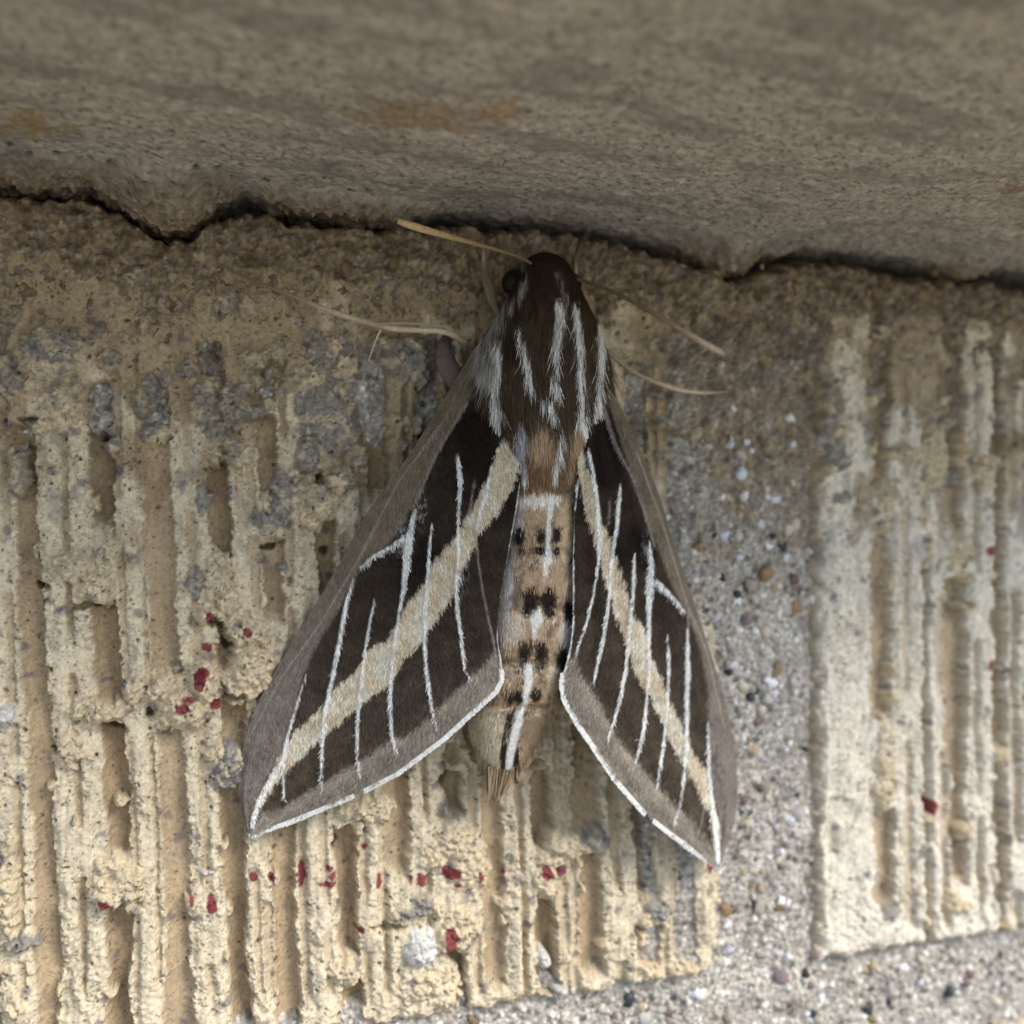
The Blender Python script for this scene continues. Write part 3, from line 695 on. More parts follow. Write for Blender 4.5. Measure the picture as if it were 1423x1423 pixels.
W_WHITE = srgb(231, 229, 223); W_CREAM = srgb(200, 183, 156); W_DARK = srgb(54, 45, 37); W_DEEP = srgb(32, 25, 22); W_COST = srgb(118, 106, 89); W_TERM = srgb(140, 130, 117)
KL = (300, 560, 2.2233); KR = (560, 640, 2.372)
LW = dict(
    costa=[(676, 470), (651, 498), (627, 538), (594, 592), (560, 646), (511, 708), (471, 785), (417, 875), (363, 965), (345, 1010), (334, 1055), (331, 1100), (338, 1140), (347, 1160)],
    inner=[(712, 540), (722, 600), (725, 641), (721, 690), (712, 740), (700, 803), (692, 852), (691, 893), (698, 920), (697, 945)],
    termen=[(697, 945), (688, 962), (660, 987), (615, 1028), (552, 1075), (496, 1104), (403, 1142), (347, 1160)],
    cream=conv([(935, 85), (905, 85), (870, 140), (845, 220), (800, 310), (745, 400), (680, 480), (640, 560), (590, 610), (560, 680), (520, 740), (470, 760), (430, 830), (370, 880), (335, 930), (290, 980), (245, 1010), (215, 1060), (190, 1110), (150, 1180), (125, 1230), (112, 1290), (130, 1250), (170, 1190), (210, 1140), (270, 1085), (340, 1020), (430, 950), (460, 920), (545, 860), (570, 810), (640, 730), (690, 650), (740, 580), (755, 520), (800, 440), (810, 400), (860, 350), (900, 290), (930, 220), (944, 150)], *KL),
    term=conv([(105, 1310), (150, 1262), (215, 1238), (300, 1192), (420, 1122), (530, 1047), (600, 1020), (680, 950), (770, 860), (830, 800), (862, 760), (900, 860), (700, 1120), (440, 1280), (100, 1370)], *KL),
    cost=conv([(1000, -250), (775, 0), (690, 140), (640, 250), (605, 320), (540, 430), (440, 510), (425, 560), (330, 720), (290, 790), (268, 860), (240, 960), (205, 1080), (160, 1150), (115, 1270), (100, 1340), (20, 1340), (20, 900), (450, 200), (700, -250)], *KL),
    veins=[conv(v, *KL) for v in (
        [(278, 840, 1), (250, 930, 6), (225, 1020, 9), (210, 1090, 12), (208, 1140, 6), (210, 1215, 2)],
        [(425, 545, 3), (405, 610, 12), (385, 720, 14), (360, 850, 13), (340, 940, 11), (330, 1040, 9), (325, 1160, 6), (328, 1190, 2)],
        [(490, 605, 2), (475, 680, 8), (460, 770, 7), (445, 900, 8), (437, 1000, 9), (438, 1100, 6), (448, 1160, 1)],
        [(615, 330, 8), (600, 400, 24), (592, 450, 30), (586, 520, 22), (575, 600, 11), (560, 680, 7), (548, 780, 6), (540, 860, 11), (538, 940, 13), (545, 1035, 7), (562, 1085, 1)],
        [(668, 372, 2), (660, 440, 9), (652, 560, 8), (645, 640, 9), (645, 760, 11), (655, 860, 11), (668, 950, 7), (685, 1010, 1)],
        [(746, 160, 8), (755, 230, 16), (752, 300, 11), (748, 380, 8), (748, 480, 8), (742, 560, 10), (745, 640, 13), (758, 740, 10), (770, 830, 5), (785, 850, 1)],
        [(850, 200, 3), (835, 270, 10), (815, 340, 9), (805, 385, 3)],
        [(600, 405, 16), (540, 445, 12), (490, 472, 10), (448, 507, 6)],
        [(955, 150, 2), (925, 350, 5), (905, 480, 9), (885, 600, 9), (872, 720, 8), (880, 800, 8), (879, 860, 9)],
        [(205, 1110, 12), (160, 1180, 14), (130, 1235, 12), (110, 1300, 9)])],
    faint=[conv(v, *KL) for v in ([(800, 385, 3), (805, 440, 5), (815, 520, 5), (830, 610, 5), (850, 710, 6), (866, 780, 5)], [(775, 0, 10), (690, 140, 7), (640, 250, 7), (610, 320, 9)], [(720, 30, 4), (560, 250, 4), (430, 500, 4), (310, 700, 4), (200, 850, 4), (110, 1020, 3)], [(800, 230, 4), (790, 290, 6), (780, 350, 10)])],
    fringe=[(697, 930, 4.2), (697, 945, 4.6), (688, 962, 5), (660, 987, 5), (615, 1028, 5), (552, 1075, 4.4), (496, 1104, 4.6), (403, 1142, 4.6), (347, 1160, 3.4)],
    dust=[(562, 748, 16, 36), (586, 705, 10, 34), (640, 790, 12, 40)], deep=[(668, 640, 60), (655, 600, 50), (700, 700, 34), (590, 790, 60)], gap=(500, 1103, 10))
RW = dict(
    costa=[(832, 500), (846, 532), (864, 567), (884, 611), (907, 661), (924, 712), (935, 750), (952, 800), (975, 868), (994, 927), (1011, 986), (1022, 1040), (1026, 1095), (1022, 1137), (1011, 1175), (1000, 1204)],
    inner=[(815, 560), (808, 612), (803, 648), (801, 674), (798, 724), (796, 779), (796, 830), (796, 868), (792, 901), (784, 931), (781, 952)],
    termen=[(781, 952), (785, 973), (804, 1007), (830, 1045), (855, 1083), (895, 1129), (931, 1158), (969, 1186), (1000, 1204)],
    cream=conv([(570, -60), (580, 20), (600, 150), (640, 270), (670, 400), (700, 500), (740, 600), (770, 700), (830, 800), (870, 900), (930, 1000), (980, 1090), (1010, 1150), (1025, 1230), (1042, 1320), (1045, 1230), (1025, 1130), (1002, 1020), (960, 970), (930, 890), (880, 790), (850, 720), (820, 650), (800, 560), (760, 500), (740, 410), (710, 340), (690, 260), (650, 180), (622, 50), (600, -30), (590, -70)], *KR),
    term=conv([(565, 640), (590, 710), (620, 745), (645, 795), (690, 880), (760, 980), (830, 1060), (900, 1130), (960, 1180), (1005, 1250), (1042, 1320), (1040, 1380), (800, 1240), (480, 800), (530, 690)], *KR),
    cost=conv([(650, -300), (690, -150), (760, 60), (800, 180), (850, 310), (900, 440), (942, 520), (985, 640), (1005, 760), (1008, 880), (1015, 1040), (1035, 1150), (1046, 1330), (1160, 1330), (1160, 800), (820, -250)], *KR),
    veins=[conv(v, *KR) for v in (
        [(612, -40, 4), (625, 20, 8), (640, 120, 12), (650, 240, 10), (645, 340, 8), (630, 440, 5), (605, 540, 5), (580, 610, 5), (570, 650, 3)],
        [(718, 75, 4), (712, 140, 14), (705, 230, 11), (690, 320, 9), (683, 420, 9), (672, 530, 11), (655, 620, 11), (640, 680, 9), (628, 735, 3)],
        [(765, 308, 3), (762, 360, 11), (758, 470, 9), (745, 600, 11), (735, 690, 13), (715, 790, 11), (695, 860, 8), (675, 920, 2)],
        [(813, 270, 4), (820, 350, 16), (815, 420, 28), (812, 500, 16), (812, 600, 10), (812, 700, 7), (803, 790, 8), (795, 880, 12), (780, 950, 10), (768, 990, 3)],
        [(872, 575, 2), (877, 650, 9), (875, 740, 7), (868, 850, 5), (860, 930, 8), (848, 1010, 8), (838, 1070, 2)],
        [(938, 560, 6), (940, 680, 17), (937, 800, 15), (937, 900, 11), (930, 1000, 9), (922, 1080, 5), (910, 1150, 3), (890, 1200, 2)],
        [(1006, 865, 2), (1008, 940, 11), (1012, 1040, 11), (1018, 1100, 10), (1032, 1200, 14), (1042, 1310, 10)],
        [(838, 400, 16), (870, 430, 12), (900, 465, 12), (928, 500, 8)],
        [(578, 60, 3), (562, 200, 5), (560, 330, 7), (560, 450, 10), (560, 540, 9), (548, 640, 9), (530, 700, 9)])],
    faint=[conv(v, *KR) for v in ([(996, 1140, 4), (985, 1180, 4), (970, 1240, 3)], [(655, -200, 12), (700, -60, 10), (760, 60, 8), (800, 180, 9), (830, 280, 7)], [(770, -30, 4), (850, 190, 5), (940, 480, 5), (1000, 620, 4), (1060, 880, 3)], [(940, 500, 5), (940, 570, 6)], [(685, 130, 5), (680, 200, 8)])],
    fringe=[(782, 935, 4.0), (781, 952, 4.6), (785, 973, 5.6), (804, 1007, 5.6), (830, 1045, 5.4), (855, 1083, 5), (895, 1129, 4.6), (931, 1158, 4.2), (969, 1186, 4.2), (1000, 1204, 3)],
    dust=[(904, 800, 9, 36), (898, 760, 7, 26)], deep=[(848, 640, 45), (835, 600, 40), (815, 700, 26), (880, 760, 45)], gap=(903, 1134, 9))

def wing_colour(X, Y, W, seed):
    n1 = perlin(X / 5.5, Y / 5.5, seed); n2 = perlin(X / 2.4, Y / 2.4, seed + 1); n3 = fbm(X / 26, Y / 26, 3, seed + 2)
    sx = -.45 if W is LW else .40
    al = sx * X + .9 * Y; ac = .9 * X - sx * Y
    st = perlin(ac / 2.6, al / 20, seed + 5) + .6 * perlin(ac / 1.3, al / 9, seed + 6)
    jag = 1.8 * n1 + 1.5 * n2 + 1.2 * st
    C = W_DARK * (1 + .26 * n3 + .14 * n2 + .16 * st)[..., None]
    for x, y, r in W['deep']:
        C = mix(C, W_DEEP * (1 + .25 * st)[..., None], .9 * sstep(r * 1.3, r * .2, np.hypot(X - x, Y - y) + 8 * n3))
    low = sstep(760, 1050, Y)
    C = mix(C, srgb(88, 77, 66) * (1 + .2 * n3 + .12 * st)[..., None], low * .55)
    d = poly_sd(X, Y, W['cost'])
    edge = sstep(3, -4, d + jag)
    cst = mix(W_COST * np.ones_like(C), srgb(122, 112, 103) * np.ones_like(C), sstep(700, 1050, Y)) * (1 + .16 * n3 + .10 * n2 + .14 * st)[..., None]
    C = mix(C, cst, edge)
    d = poly_sd(X, Y, W['cream'])
    cr = mix(W_CREAM * np.ones_like(C), srgb(206, 198, 178) * np.ones_like(C), sstep(-.1, .5, n3 + .3 * sstep(700, 1000, Y))) * (1 + .08 * n1)[..., None]
    C = mix(C, cr, sstep(2.2, -1.8, d + 1.5 * jag + 2.2 * perlin(X / 13, Y / 13, seed + 7)))
    d = poly_sd(X, Y, W['term'])
    tm = W_TERM * (1 + .16 * n3 + .18 * n2)[..., None] * (1.06 - .18 * sstep(0, 26, -d))[..., None]
    C = mix(C, tm, sstep(4.5, -4.5, d + 2.2 * jag))
    for x, y, rx, ry in W['dust']:
        C = mix(C, srgb(196, 194, 192) * np.ones_like(C), .55 * sstep(1.2, .2, np.hypot((X - x) / rx, (Y - y) / ry)) * sstep(-.1, .5, n1 + .8 * st))
    for v in W['faint']:
        C = mix(C, srgb(190, 180, 172) * np.ones_like(C), .55 * sstep(1.6, -.8, line_d(X, Y, v) + .5 * n2) * (.6 + .4 * n1 ** 2))
    for v in W['veins']:
        C = mix(C, W_WHITE * (1 + .05 * n2)[..., None], np.clip(.88 + .25 * n1, .6, 1) * sstep(1.3, -1.0, line_d(X, Y, v) + 1.0 * n2 + .5 * n1 + .9 * perlin(X / 8, Y / 8, seed + 8)))
    gx, gy, gr = W['gap']
    fr = sstep(1.2, -.8, line_d(X, Y, np.array(W['fringe'])) + .5 * n2) * sstep(gr * .5, gr, np.hypot(X - gx, Y - gy))
    C = mix(C, W_WHITE * np.ones_like(C), .97 * fr)
    rel = np.zeros(X.shape)
    for v in W['veins']:
        rel = np.maximum(rel, sstep(3.5, -1, line_d(X, Y, v)))
    return C, rel

def wing_height(X, Y, side):
    ax = np.interp(Y, [450, 680, 950, 1100], [757, 757, 735, 712]) if side < 0 else np.interp(Y, [450, 680, 1200], [757, 757, 770])
    t = np.abs(X - ax) / 370
    h = 9.2 - 7.5 * sstep(.02, 1.0, t) - 2.6 * sstep(600, 1180, Y) * (1 - t * .6)
    h = h - 2.0 * sstep(640, 500, Y) * sstep(.05, .30, t)
    return h

def wing(W, side, name, label, seed):
    n, m = 480, 180
    B = np.concatenate([np.array(W['inner']), np.array(W['termen'])[1:]])
    A = smooth_line(W['costa'], n, 2)
    nb = int(n * .52)
    Bi = smooth_line(W['inner'], nb, 2); Bt = smooth_line(W['termen'], n - nb + 1, 2)[1:]
    B = np.concatenate([Bi, Bt])
    t = np.linspace(0, 1, m)[None, :, None]
    G = A[:, None] * (1 - t) + B[:, None] * t
    X, Y = G[..., 0], G[..., 1]
    C, rel = wing_colour(X, Y, W, seed)
    tt = np.linspace(0, 1, m)[None, :] * np.ones((n, 1))
    H = wing_height(X, Y, side)
    H = H - .55 * sstep(.10, 0, tt) + .10 * np.sin(tt * 26 + 2 * np.linspace(0, 3, n)[:, None]) * sstep(0, .2, tt) * sstep(1, .85, tt) + .10 * rel + .10 * fbm(X / 40, Y / 40, 3, seed + 9) + .02 * fbm(X / 5, Y / 5, 2, seed + 10)
    P = at(X, Y, H); P2 = at(X, Y, H - .14)
    Q1 = grid_faces(n, m, flip=side < 0).reshape(-1, 4)
    o0 = n * m
    ring = np.concatenate([np.arange(n) * m, (n - 1) * m + np.arange(1, m), (np.arange(n - 2, -1, -1)) * m + m - 1, np.arange(m - 2, 0, -1)])
    r2 = np.roll(ring, -1)
    rim = np.stack([ring, r2, r2 + o0, ring + o0], -1)
    if side > 0: rim = rim[:, ::-1]
    Q = np.concatenate([Q1, Q1[:, ::-1] + o0, rim])
    CC = np.concatenate([C.reshape(-1, 3), C.reshape(-1, 3) * .8 + .04])
    o = link(bpy.data.objects.new(name, quads_mesh(name, np.concatenate([P.reshape(-1, 3), P2.reshape(-1, 3)]), Q, CC, M_WING)), moth)
    o['label'] = label
    # loose scales lying along the wing
    r = np.random.default_rng(seed)
    N = 46000
    ii = r.integers(2, n - 3, N); jj = r.integers(2, m - 3, N)
    d0 = np.stack([X[ii + 2, jj] - X[ii, jj], Y[ii + 2, jj] - Y[ii, jj]], -1); d0 /= np.linalg.norm(d0, axis=1)[:, None] + 1e-9
    d1 = np.stack([X[ii, jj + 2] - X[ii, jj], Y[ii, jj + 2] - Y[ii, jj]], -1); d1 /= np.linalg.norm(d1, axis=1)[:, None] + 1e-9
    dr = d0 * .8 + d1 * .45 + r.normal(0, .22, (N, 2)); dr /= np.linalg.norm(dr, axis=1)[:, None]
    L = r.uniform(3.5, 8.5, N); wd = r.uniform(.5, 1.0, N)
    x, y, h = X[ii, jj], Y[ii, jj], H[ii, jj]
    nx = np.stack([-dr[:, 1], dr[:, 0]], -1)
    e = np.stack([x, y], -1) + dr * L[:, None]
    he = wing_height(e[:, 0], e[:, 1], side) - wing_height(x, y, side) + h + .06
    V4 = np.stack([at(x - nx[:, 0] * wd * .6, y - nx[:, 1] * wd * .6, h + .012), at(x + nx[:, 0] * wd * .6, y + nx[:, 1] * wd * .6, h + .012),
                   at(e[:, 0] + nx[:, 0] * wd * .35, e[:, 1] + nx[:, 1] * wd * .35, he), at(e[:, 0] - nx[:, 0] * wd * .35, e[:, 1] - nx[:, 1] * wd * .35, he)], 1)
    c = C[ii, jj] * r.uniform(.6, 1.5, (N, 1))
    s = link(bpy.data.objects.new('wing_scales', raw_mesh('wing_scales', V4, np.arange(4 * N), np.full(N, 4), np.repeat(c[:, None], 4, 1), M_FUR, False)), o)
    s['kind'] = 'stuff'
    # white fringe hairs along the outer margin
    f = np.array(W['fringe'], float); fl = resample(f, 900)
    tg = np.gradient(fl[:, :2], axis=0); tg /= np.linalg.norm(tg, axis=1)[:, None]
    nn = np.stack([-tg[:, 1], tg[:, 0]], -1)
    ctr = np.array([(W['costa'][6][0] + W['inner'][5][0]) / 2, 850.0])
    nn *= np.sign(np.sum(nn * (fl[:, :2] - ctr), -1))[:, None]
    gx, gy, gr = W['gap']
    ok = np.hypot(fl[:, 0] - gx, fl[:, 1] - gy) > gr * .8
    fl, nn, tg = fl[ok], nn[ok], tg[ok]
    N = len(fl); hh = wing_height(fl[:, 0], fl[:, 1], side)
    b = fl[:, :2] - nn * 2.5; e = fl[:, :2] + nn * (fl[:, 2:3] * .5 + r.uniform(.2, 2.6, (N, 1))) + tg * r.normal(.8, .8, (N, 1))
    wv = tg * .9
    V4 = np.stack([at(*(b - wv).T, hh + .02), at(*(b + wv).T, hh + .02), at(*(e + wv * .6).T, hh + .03), at(*(e - wv * .6).T, hh + .03)], 1)
    c = W_WHITE * r.uniform(.8, 1.05, (N, 1))
    s = link(bpy.data.objects.new('fringe', raw_mesh('fringe', V4, np.arange(4 * N), np.full(N, 4), np.repeat(c[:, None], 4, 1), M_FUR, False)), o)
    s['kind'] = 'stuff'
    return o

wing(LW, -1, 'forewing', 'broader striped wing spread over the grooved brick', 41)
wing(RW, 1, 'forewing', 'narrower striped wing reaching over the mortar joint', 57)

# body: one surface from head to tail; y, centre x, half width px, top mm, bottom mm
ST = np.array([(350, 757, 4, 4.6, 3.4), (354, 757, 17, 5.6, 2.6), (362, 758, 29, 6.4, 2.0), (378, 758, 39, 7.2, 1.5), (400, 759, 47, 7.9, 1.2), (425, 761, 58, 8.6, 1.0), (455, 756, 78, 9.5, .8), (490, 752, 93, 10.2, .6), (530, 752, 95, 10.6, .5), (570, 754, 89, 10.6, .4),
               (605, 758, 72, 10.3, .4), (640, 759, 62, 9.8, .5), (680, 759, 56, 9.3, .6), (740, 757, 57, 9.0, .6), (800, 753, 62, 8.8, .6), (860, 746, 64, 8.4, .6), (920, 736, 62, 7.8, .6), (965, 724, 59, 7.2, .6), (985, 716, 56, 6.7, .7), (1010, 705, 52, 6.2, .9), (1035, 701, 40, 5.5, 1.3), (1060, 698, 27, 4.8, 1.7), (1071, 697, 22, 4.3, 2.0), (1076, 696, 8, 3.6, 2.6)], float)
ys = np.concatenate([np.linspace(350, 362, 10), np.linspace(364, 1060, 330), np.linspace(1062, 1076, 8)])
cx, hw, tp_, bt = (np.interp(ys, ST[:, 0], ST[:, k]) for k in (1, 2, 3, 4))
def blur(a, k=9):
    p = np.pad(a, k, 'edge'); return np.convolve(p, np.ones(2 * k + 1) / (2 * k + 1), 'same')[k:-k]
cx = blur(cx); tp_ = blur(tp_, 6); hw = np.where((ys > 375) & (ys < 1050), blur(hw, 6), hw)
# abdomen rings
ring = np.zeros_like(ys)
for yr in (682, 768, 848, 922, 982): ring += np.exp(-((ys - yr) / 5.0) ** 2)
tp_ = tp_ - .32 * ring; hw = hw - 1.6 * ring
SEG = 96
a = np.linspace(0, 2 * np.pi, SEG, endpoint=False)
lean = np.interp(ys, [900, 980, 1075], [0, .10, .22])[:, None]
def body_point(i_cx, i_hw, i_tp, i_bt, y, a, ln):
    mid = (i_tp + i_bt) / 2; rad = (i_tp - i_bt) / 2
    sx = np.sign(np.cos(a)) * np.abs(np.cos(a)) ** .9
    px = i_cx + i_hw * sx; h = mid + rad * np.sin(a)
    py = y + ln * i_hw * sx
    mm = h * 0
    return px, py, h
bx, by, bh = body_point(cx[:, None], hw[:, None], tp_[:, None], bt[:, None], ys[:, None] + 0 * a, a[None], lean)
BP = at(bx, by, bh)
K1 = (560, 280, 2.9646)
B_WH = [conv(v, *K1) for v in (
    [(395, 560, 22), (398, 640, 24), (372, 760, 22), (388, 860, 34), (390, 920, 18)], [(478, 505, 10), (500, 580, 18), (515, 660, 22), (532, 745, 14)],
    [(640, 408, 20), (655, 470, 32), (640, 560, 28), (630, 620, 18), (640, 660, 8)], [(618, 690, 12), (632, 740, 18), (646, 765, 6)], [(575, 790, 16), (600, 800, 36), (628, 842, 12)],
    [(710, 422, 14), (728, 500, 22), (735, 600, 16), (732, 700, 17), (735, 800, 19), (735, 870, 26), (742, 915, 18)], [(812, 515, 9), (822, 600, 15), (808, 720, 12), (795, 820, 11), (775, 950, 8)],
    [(838, 760, 8), (830, 860, 10), (805, 960, 10), (785, 1060, 6)], [(655, 900, 9), (642, 970, 14), (632, 1050, 11), (628, 1140, 8)])]
B_PINK = [conv(v, *K1) for v in ([(490, 235, 14), (506, 300, 20), (490, 370, 24), (440, 425, 32), (390, 470, 46), (355, 540, 90), (330, 640, 110), (345, 740, 70)], [(638, 295, 9), (655, 350, 16), (680, 402, 14)])]
E = lambda X, Y, x, y, rx, ry, q: sstep(1.25, .75, np.hypot((X - x) / rx, (Y - y) / ry) + q)
def body_colour(X, Y):
    n = fbm(X / 9, Y / 22, 3, 71); q = .18 * perlin(X / 4, Y / 8, 72); n2 = perlin(X / 2.2, Y / 9, 73)
    one = np.ones(X.shape + (3,))
    C = srgb(72, 60, 45) * (1 + .22 * n + .12 * n2)[..., None]
    C = mix(C, srgb(48, 37, 31) * one, sstep(450, 400, Y + 20 * n) * .9)
    C = mix(C, srgb(66, 54, 44) * one, .6 * sstep(60, 20, np.hypot(X - 757, Y - 500)))
    ab = sstep(676, 684, Y + 3 * n)
    tan = mix(srgb(172, 150, 122) * one, srgb(116, 97, 76) * one, sstep(-.05, .45, fbm(X / 11, Y / 18, 4, 75, .6))) * (1 + .18 * n + .2 * n2)[..., None]
    C = mix(C, srgb(120, 96, 70) * (1 + .2 * n2)[..., None], sstep(585, 620, Y + 8 * n) * (1 - ab))
    for x, y, rx, ry in ((752, 603, 17, 26), (803, 605, 12, 26), (800, 650, 10, 30)): C = mix(C, srgb(178, 150, 118) * one, E(X, Y, x, y, rx, ry, q) * .9)
    for x, y, rx, ry in ((723, 600, 8, 24), (727, 640, 4, 20)): C = mix(C, srgb(186, 184, 190) * one, E(X, Y, x, y, rx, ry, q) * .8)
    C = mix(C, tan, ab)
    for x, y, rx, ry, c in ((745, 693, 34, 13, (234, 228, 216)), (720, 712, 11, 26, (228, 222, 214)), (745, 715, 26, 14, (176, 150, 118)), (704, 815, 10, 40, (226, 220, 212)), (712, 870, 18, 22, (206, 192, 172)), (785, 740, 10, 40, (200, 176, 140)), (785, 878, 9, 18, (206, 198, 190)),
                             (716, 828, 10, 8, (120, 100, 92)), (768, 940, 8, 24, (196, 178, 150)), (690, 1025, 22, 34, (196, 180, 156)), (668, 1005, 16, 26, (184, 168, 142)), (740, 1000, 22, 40, (138, 120, 96)), (745, 680, 34, 3, (190, 148, 104)), (730, 848, 40, 2.5, (204, 168, 124)), (765, 800, 20, 22, (178, 150, 124)), (730, 975, 50, 3, (190, 160, 120))):
        C = mix(C, srgb(*c) * (1 + .12 * n2)[..., None], E(X, Y, x, y, rx, ry, q) * .85)
    for yr in (768, 848, 922, 982):                      # darker hind edges, paler front edges of the segments
        C = mix(C, srgb(92, 72, 52) * one, .55 * np.exp(-((Y - yr + 3 + .10 * (X - 740)) / 3.0) ** 2) * sstep(-.4, .3, n2 + n) * ab)
        C = mix(C, srgb(222, 212, 196) * one, .50 * np.exp(-((Y - yr - 9) / 6.0) ** 2) * sstep(-.3, .4, n2 + .5 * n) * ab)
    sd = np.abs(X - np.interp(Y, ST[:, 0], ST[:, 1])) / np.interp(Y, ST[:, 0], ST[:, 2])
    C = mix(C, srgb(214, 206, 196) * one, .55 * ab * sstep(.55, .9, sd + .25 * n + .2 * n2) * sstep(990, 900, Y))
    for x, y, rx, ry in ((752, 746, 7, 13), (774, 743, 7, 13), (751, 765, 9, 6), (772, 765, 8, 6), (739, 832, 12, 15), (763, 832, 12, 17), (738, 849, 13, 5), (763, 852, 11, 5), (731, 905, 10, 15), (753, 905, 10, 16), (729, 925, 9, 5), (750, 925, 9, 5), (720, 968, 15, 10), (744, 966, 9, 10), (701, 1045, 6, 30), (716, 1050, 5, 24), (722, 990, 16, 8), (709, 1010, 5, 20),
                         (721, 745, 8, 13), (791, 847, 8, 18), (783, 912, 9, 18)):
        C = mix(C, srgb(34, 26, 24) * one, E(X, Y, x, y, rx, ry, q + .34 * n2 + .1 * n) * .97)
    wl = [[(766, 686, 7), (764, 720, 4), (762, 755, 4), (762, 768, 11), (760, 780, 10), (756, 800, 3)], [(750, 845, 5), (747, 855, 17), (745, 866, 12), (743, 885, 3)], [(736, 926, 13), (734, 950, 9), (730, 978, 6)], [(725, 985, 9), (718, 1010, 11), (711, 1040, 10), (706, 1072, 8)], [(729, 662, 8), (731, 640, 5)]]
    for v in wl: C = mix(C, W_WHITE * one, .95 * sstep(1.8, -1.2, line_d(X, Y, np.array(v)) + 1.0 * n2))
    for v in B_PINK: C = mix(C, srgb(190, 184, 176) * (1 + .3 * n2)[..., None], .85 * sstep(5, -5, line_d(X, Y, v) + 5 * n2) * sstep(-.5, .25, perlin(X / 5, Y / 26, 77)))
    C = mix(C, srgb(50, 38, 33) * one, .85 * E(X, Y, 713, 470, 11, 24, q) + .0)
    for v in B_WH: C = mix(C, W_WHITE * one, .92 * sstep(2.4, -1.8, line_d(X, Y, v) - 1.2 + 1.5 * n2 + .6 * n))
    return C
bX, bY = view(BP)
BC = body_colour(bX, bY) * .85
nS = len(ys)
Q = grid_faces(nS, SEG, wrap=True, flip=True).reshape(-1, 4)
capA = np.arange(SEG); capB = (nS - 1) * SEG + np.arange(SEG)[::-1]
body = link(bpy.data.objects.new('body', raw_mesh('body', BP, np.concatenate([Q.ravel(), capA, capB]), np.concatenate([np.full(len(Q), 4), [SEG, SEG]]), BC, M_BODY)), moth)

# fur: tapered hairs rooted on the body, lying back along it
def fur(name, N, seed, keep_fn, len_fn, parent, spread=.12, wid=(.34, .72)):
    r = np.random.default_rng(seed)
    yy = r.uniform(351, 1072, N * 3); aa = r.uniform(-.35, math.pi + .35, N * 3)
    w = r.random(N * 3) < keep_fn(yy, aa)
    yy, aa = yy[w][:N], aa[w][:N]; N = len(yy)
    g = [np.interp(yy, ys, k) for k in (cx, hw, tp_, bt)]; ln = np.interp(yy, ys, lean[:, 0])
    x0, y0, h0 = body_point(*g, yy, aa, ln)
    ax_dx = np.interp(yy, ys, np.gradient(cx, ys))
    L = len_fn(yy, aa) * r.uniform(.6, 1.25, N)
    side = np.cos(aa)
    dirx = ax_dx + r.normal(0, spread, N) + side * .05 * (yy < 640) ; diry = np.ones(N)
    nrm = np.hypot(dirx, diry); dirx /= nrm; diry /= nrm
    lift = r.uniform(.002, .012, N)
    pts = []
    for k, f in enumerate((0, .4, .75, 1.0)):
        x = x0 + dirx * L * f + side * .8 * f; y = y0 + diry * L * f
        gy = [np.interp(np.clip(y, 350, 1075), ys, q_) for q_ in (cx, hw, tp_, bt)]
        mid = (gy[2] + gy[3]) / 2; rad = (gy[2] - gy[3]) / 2
        u = np.clip((x - gy[0]) / gy[1], -1, 1)
        hs = mid + rad * np.sqrt(np.clip(1 - np.abs(u) ** 2.2, 0, 1)) * np.where(np.sin(aa) < 0, -1, 1)
        h = np.maximum(hs, h0 - .9 * f) if k else h0
        h = np.where(np.sin(aa) > .15, h, h0)
        pts.append((x, y, h + lift * L * (1.5 * f - .7 * f * f) - .04))
    wd = r.uniform(*wid, N)
    V = []
    for k, (x, y, h) in enumerate(pts):
        ww = wd * (1, .9, .6, .12)[k]
        V.append(at(x - diry * ww, y + dirx * ww, h)); V.append(at(x + diry * ww, y - dirx * ww, h))
    V = np.stack(V, 1)
    px, py = view(at(x0, y0, h0))
    C = body_colour(px + r.normal(0, .7, N), py + r.normal(0, 1.5, N)) * r.uniform(.62, 1.38, (N, 1))
    b = (np.arange(N) * 8)[:, None]
    Q = np.concatenate([b + np.array([k, k + 1, k + 3, k + 2]) for k in (0, 2, 4)])
    CC = np.repeat(C[:, None], 8, 1)
    o = link(bpy.data.objects.new(name, raw_mesh(name, V, Q.ravel(), np.full(len(Q), 4), CC, M_FUR)), parent)
    o['kind'] = 'stuff'
    return o
fur('fur', 56000, 5, lambda y, a: np.where(y < 650, 1.0, .75), lambda y, a: np.interp(y, [350, 400, 440, 520, 620, 676, 690, 1000, 1072], [6, 10, 17, 30, 30, 14, 9, 10, 14]), body)
# shaggy collar and shoulder tufts
fur('shoulder_fur', 4500, 9, lambda y, a: np.where((y > 430) & (y < 625), 1.0, 0), lambda y, a: 32 + 0 * y, body, .20, (.25, .5))

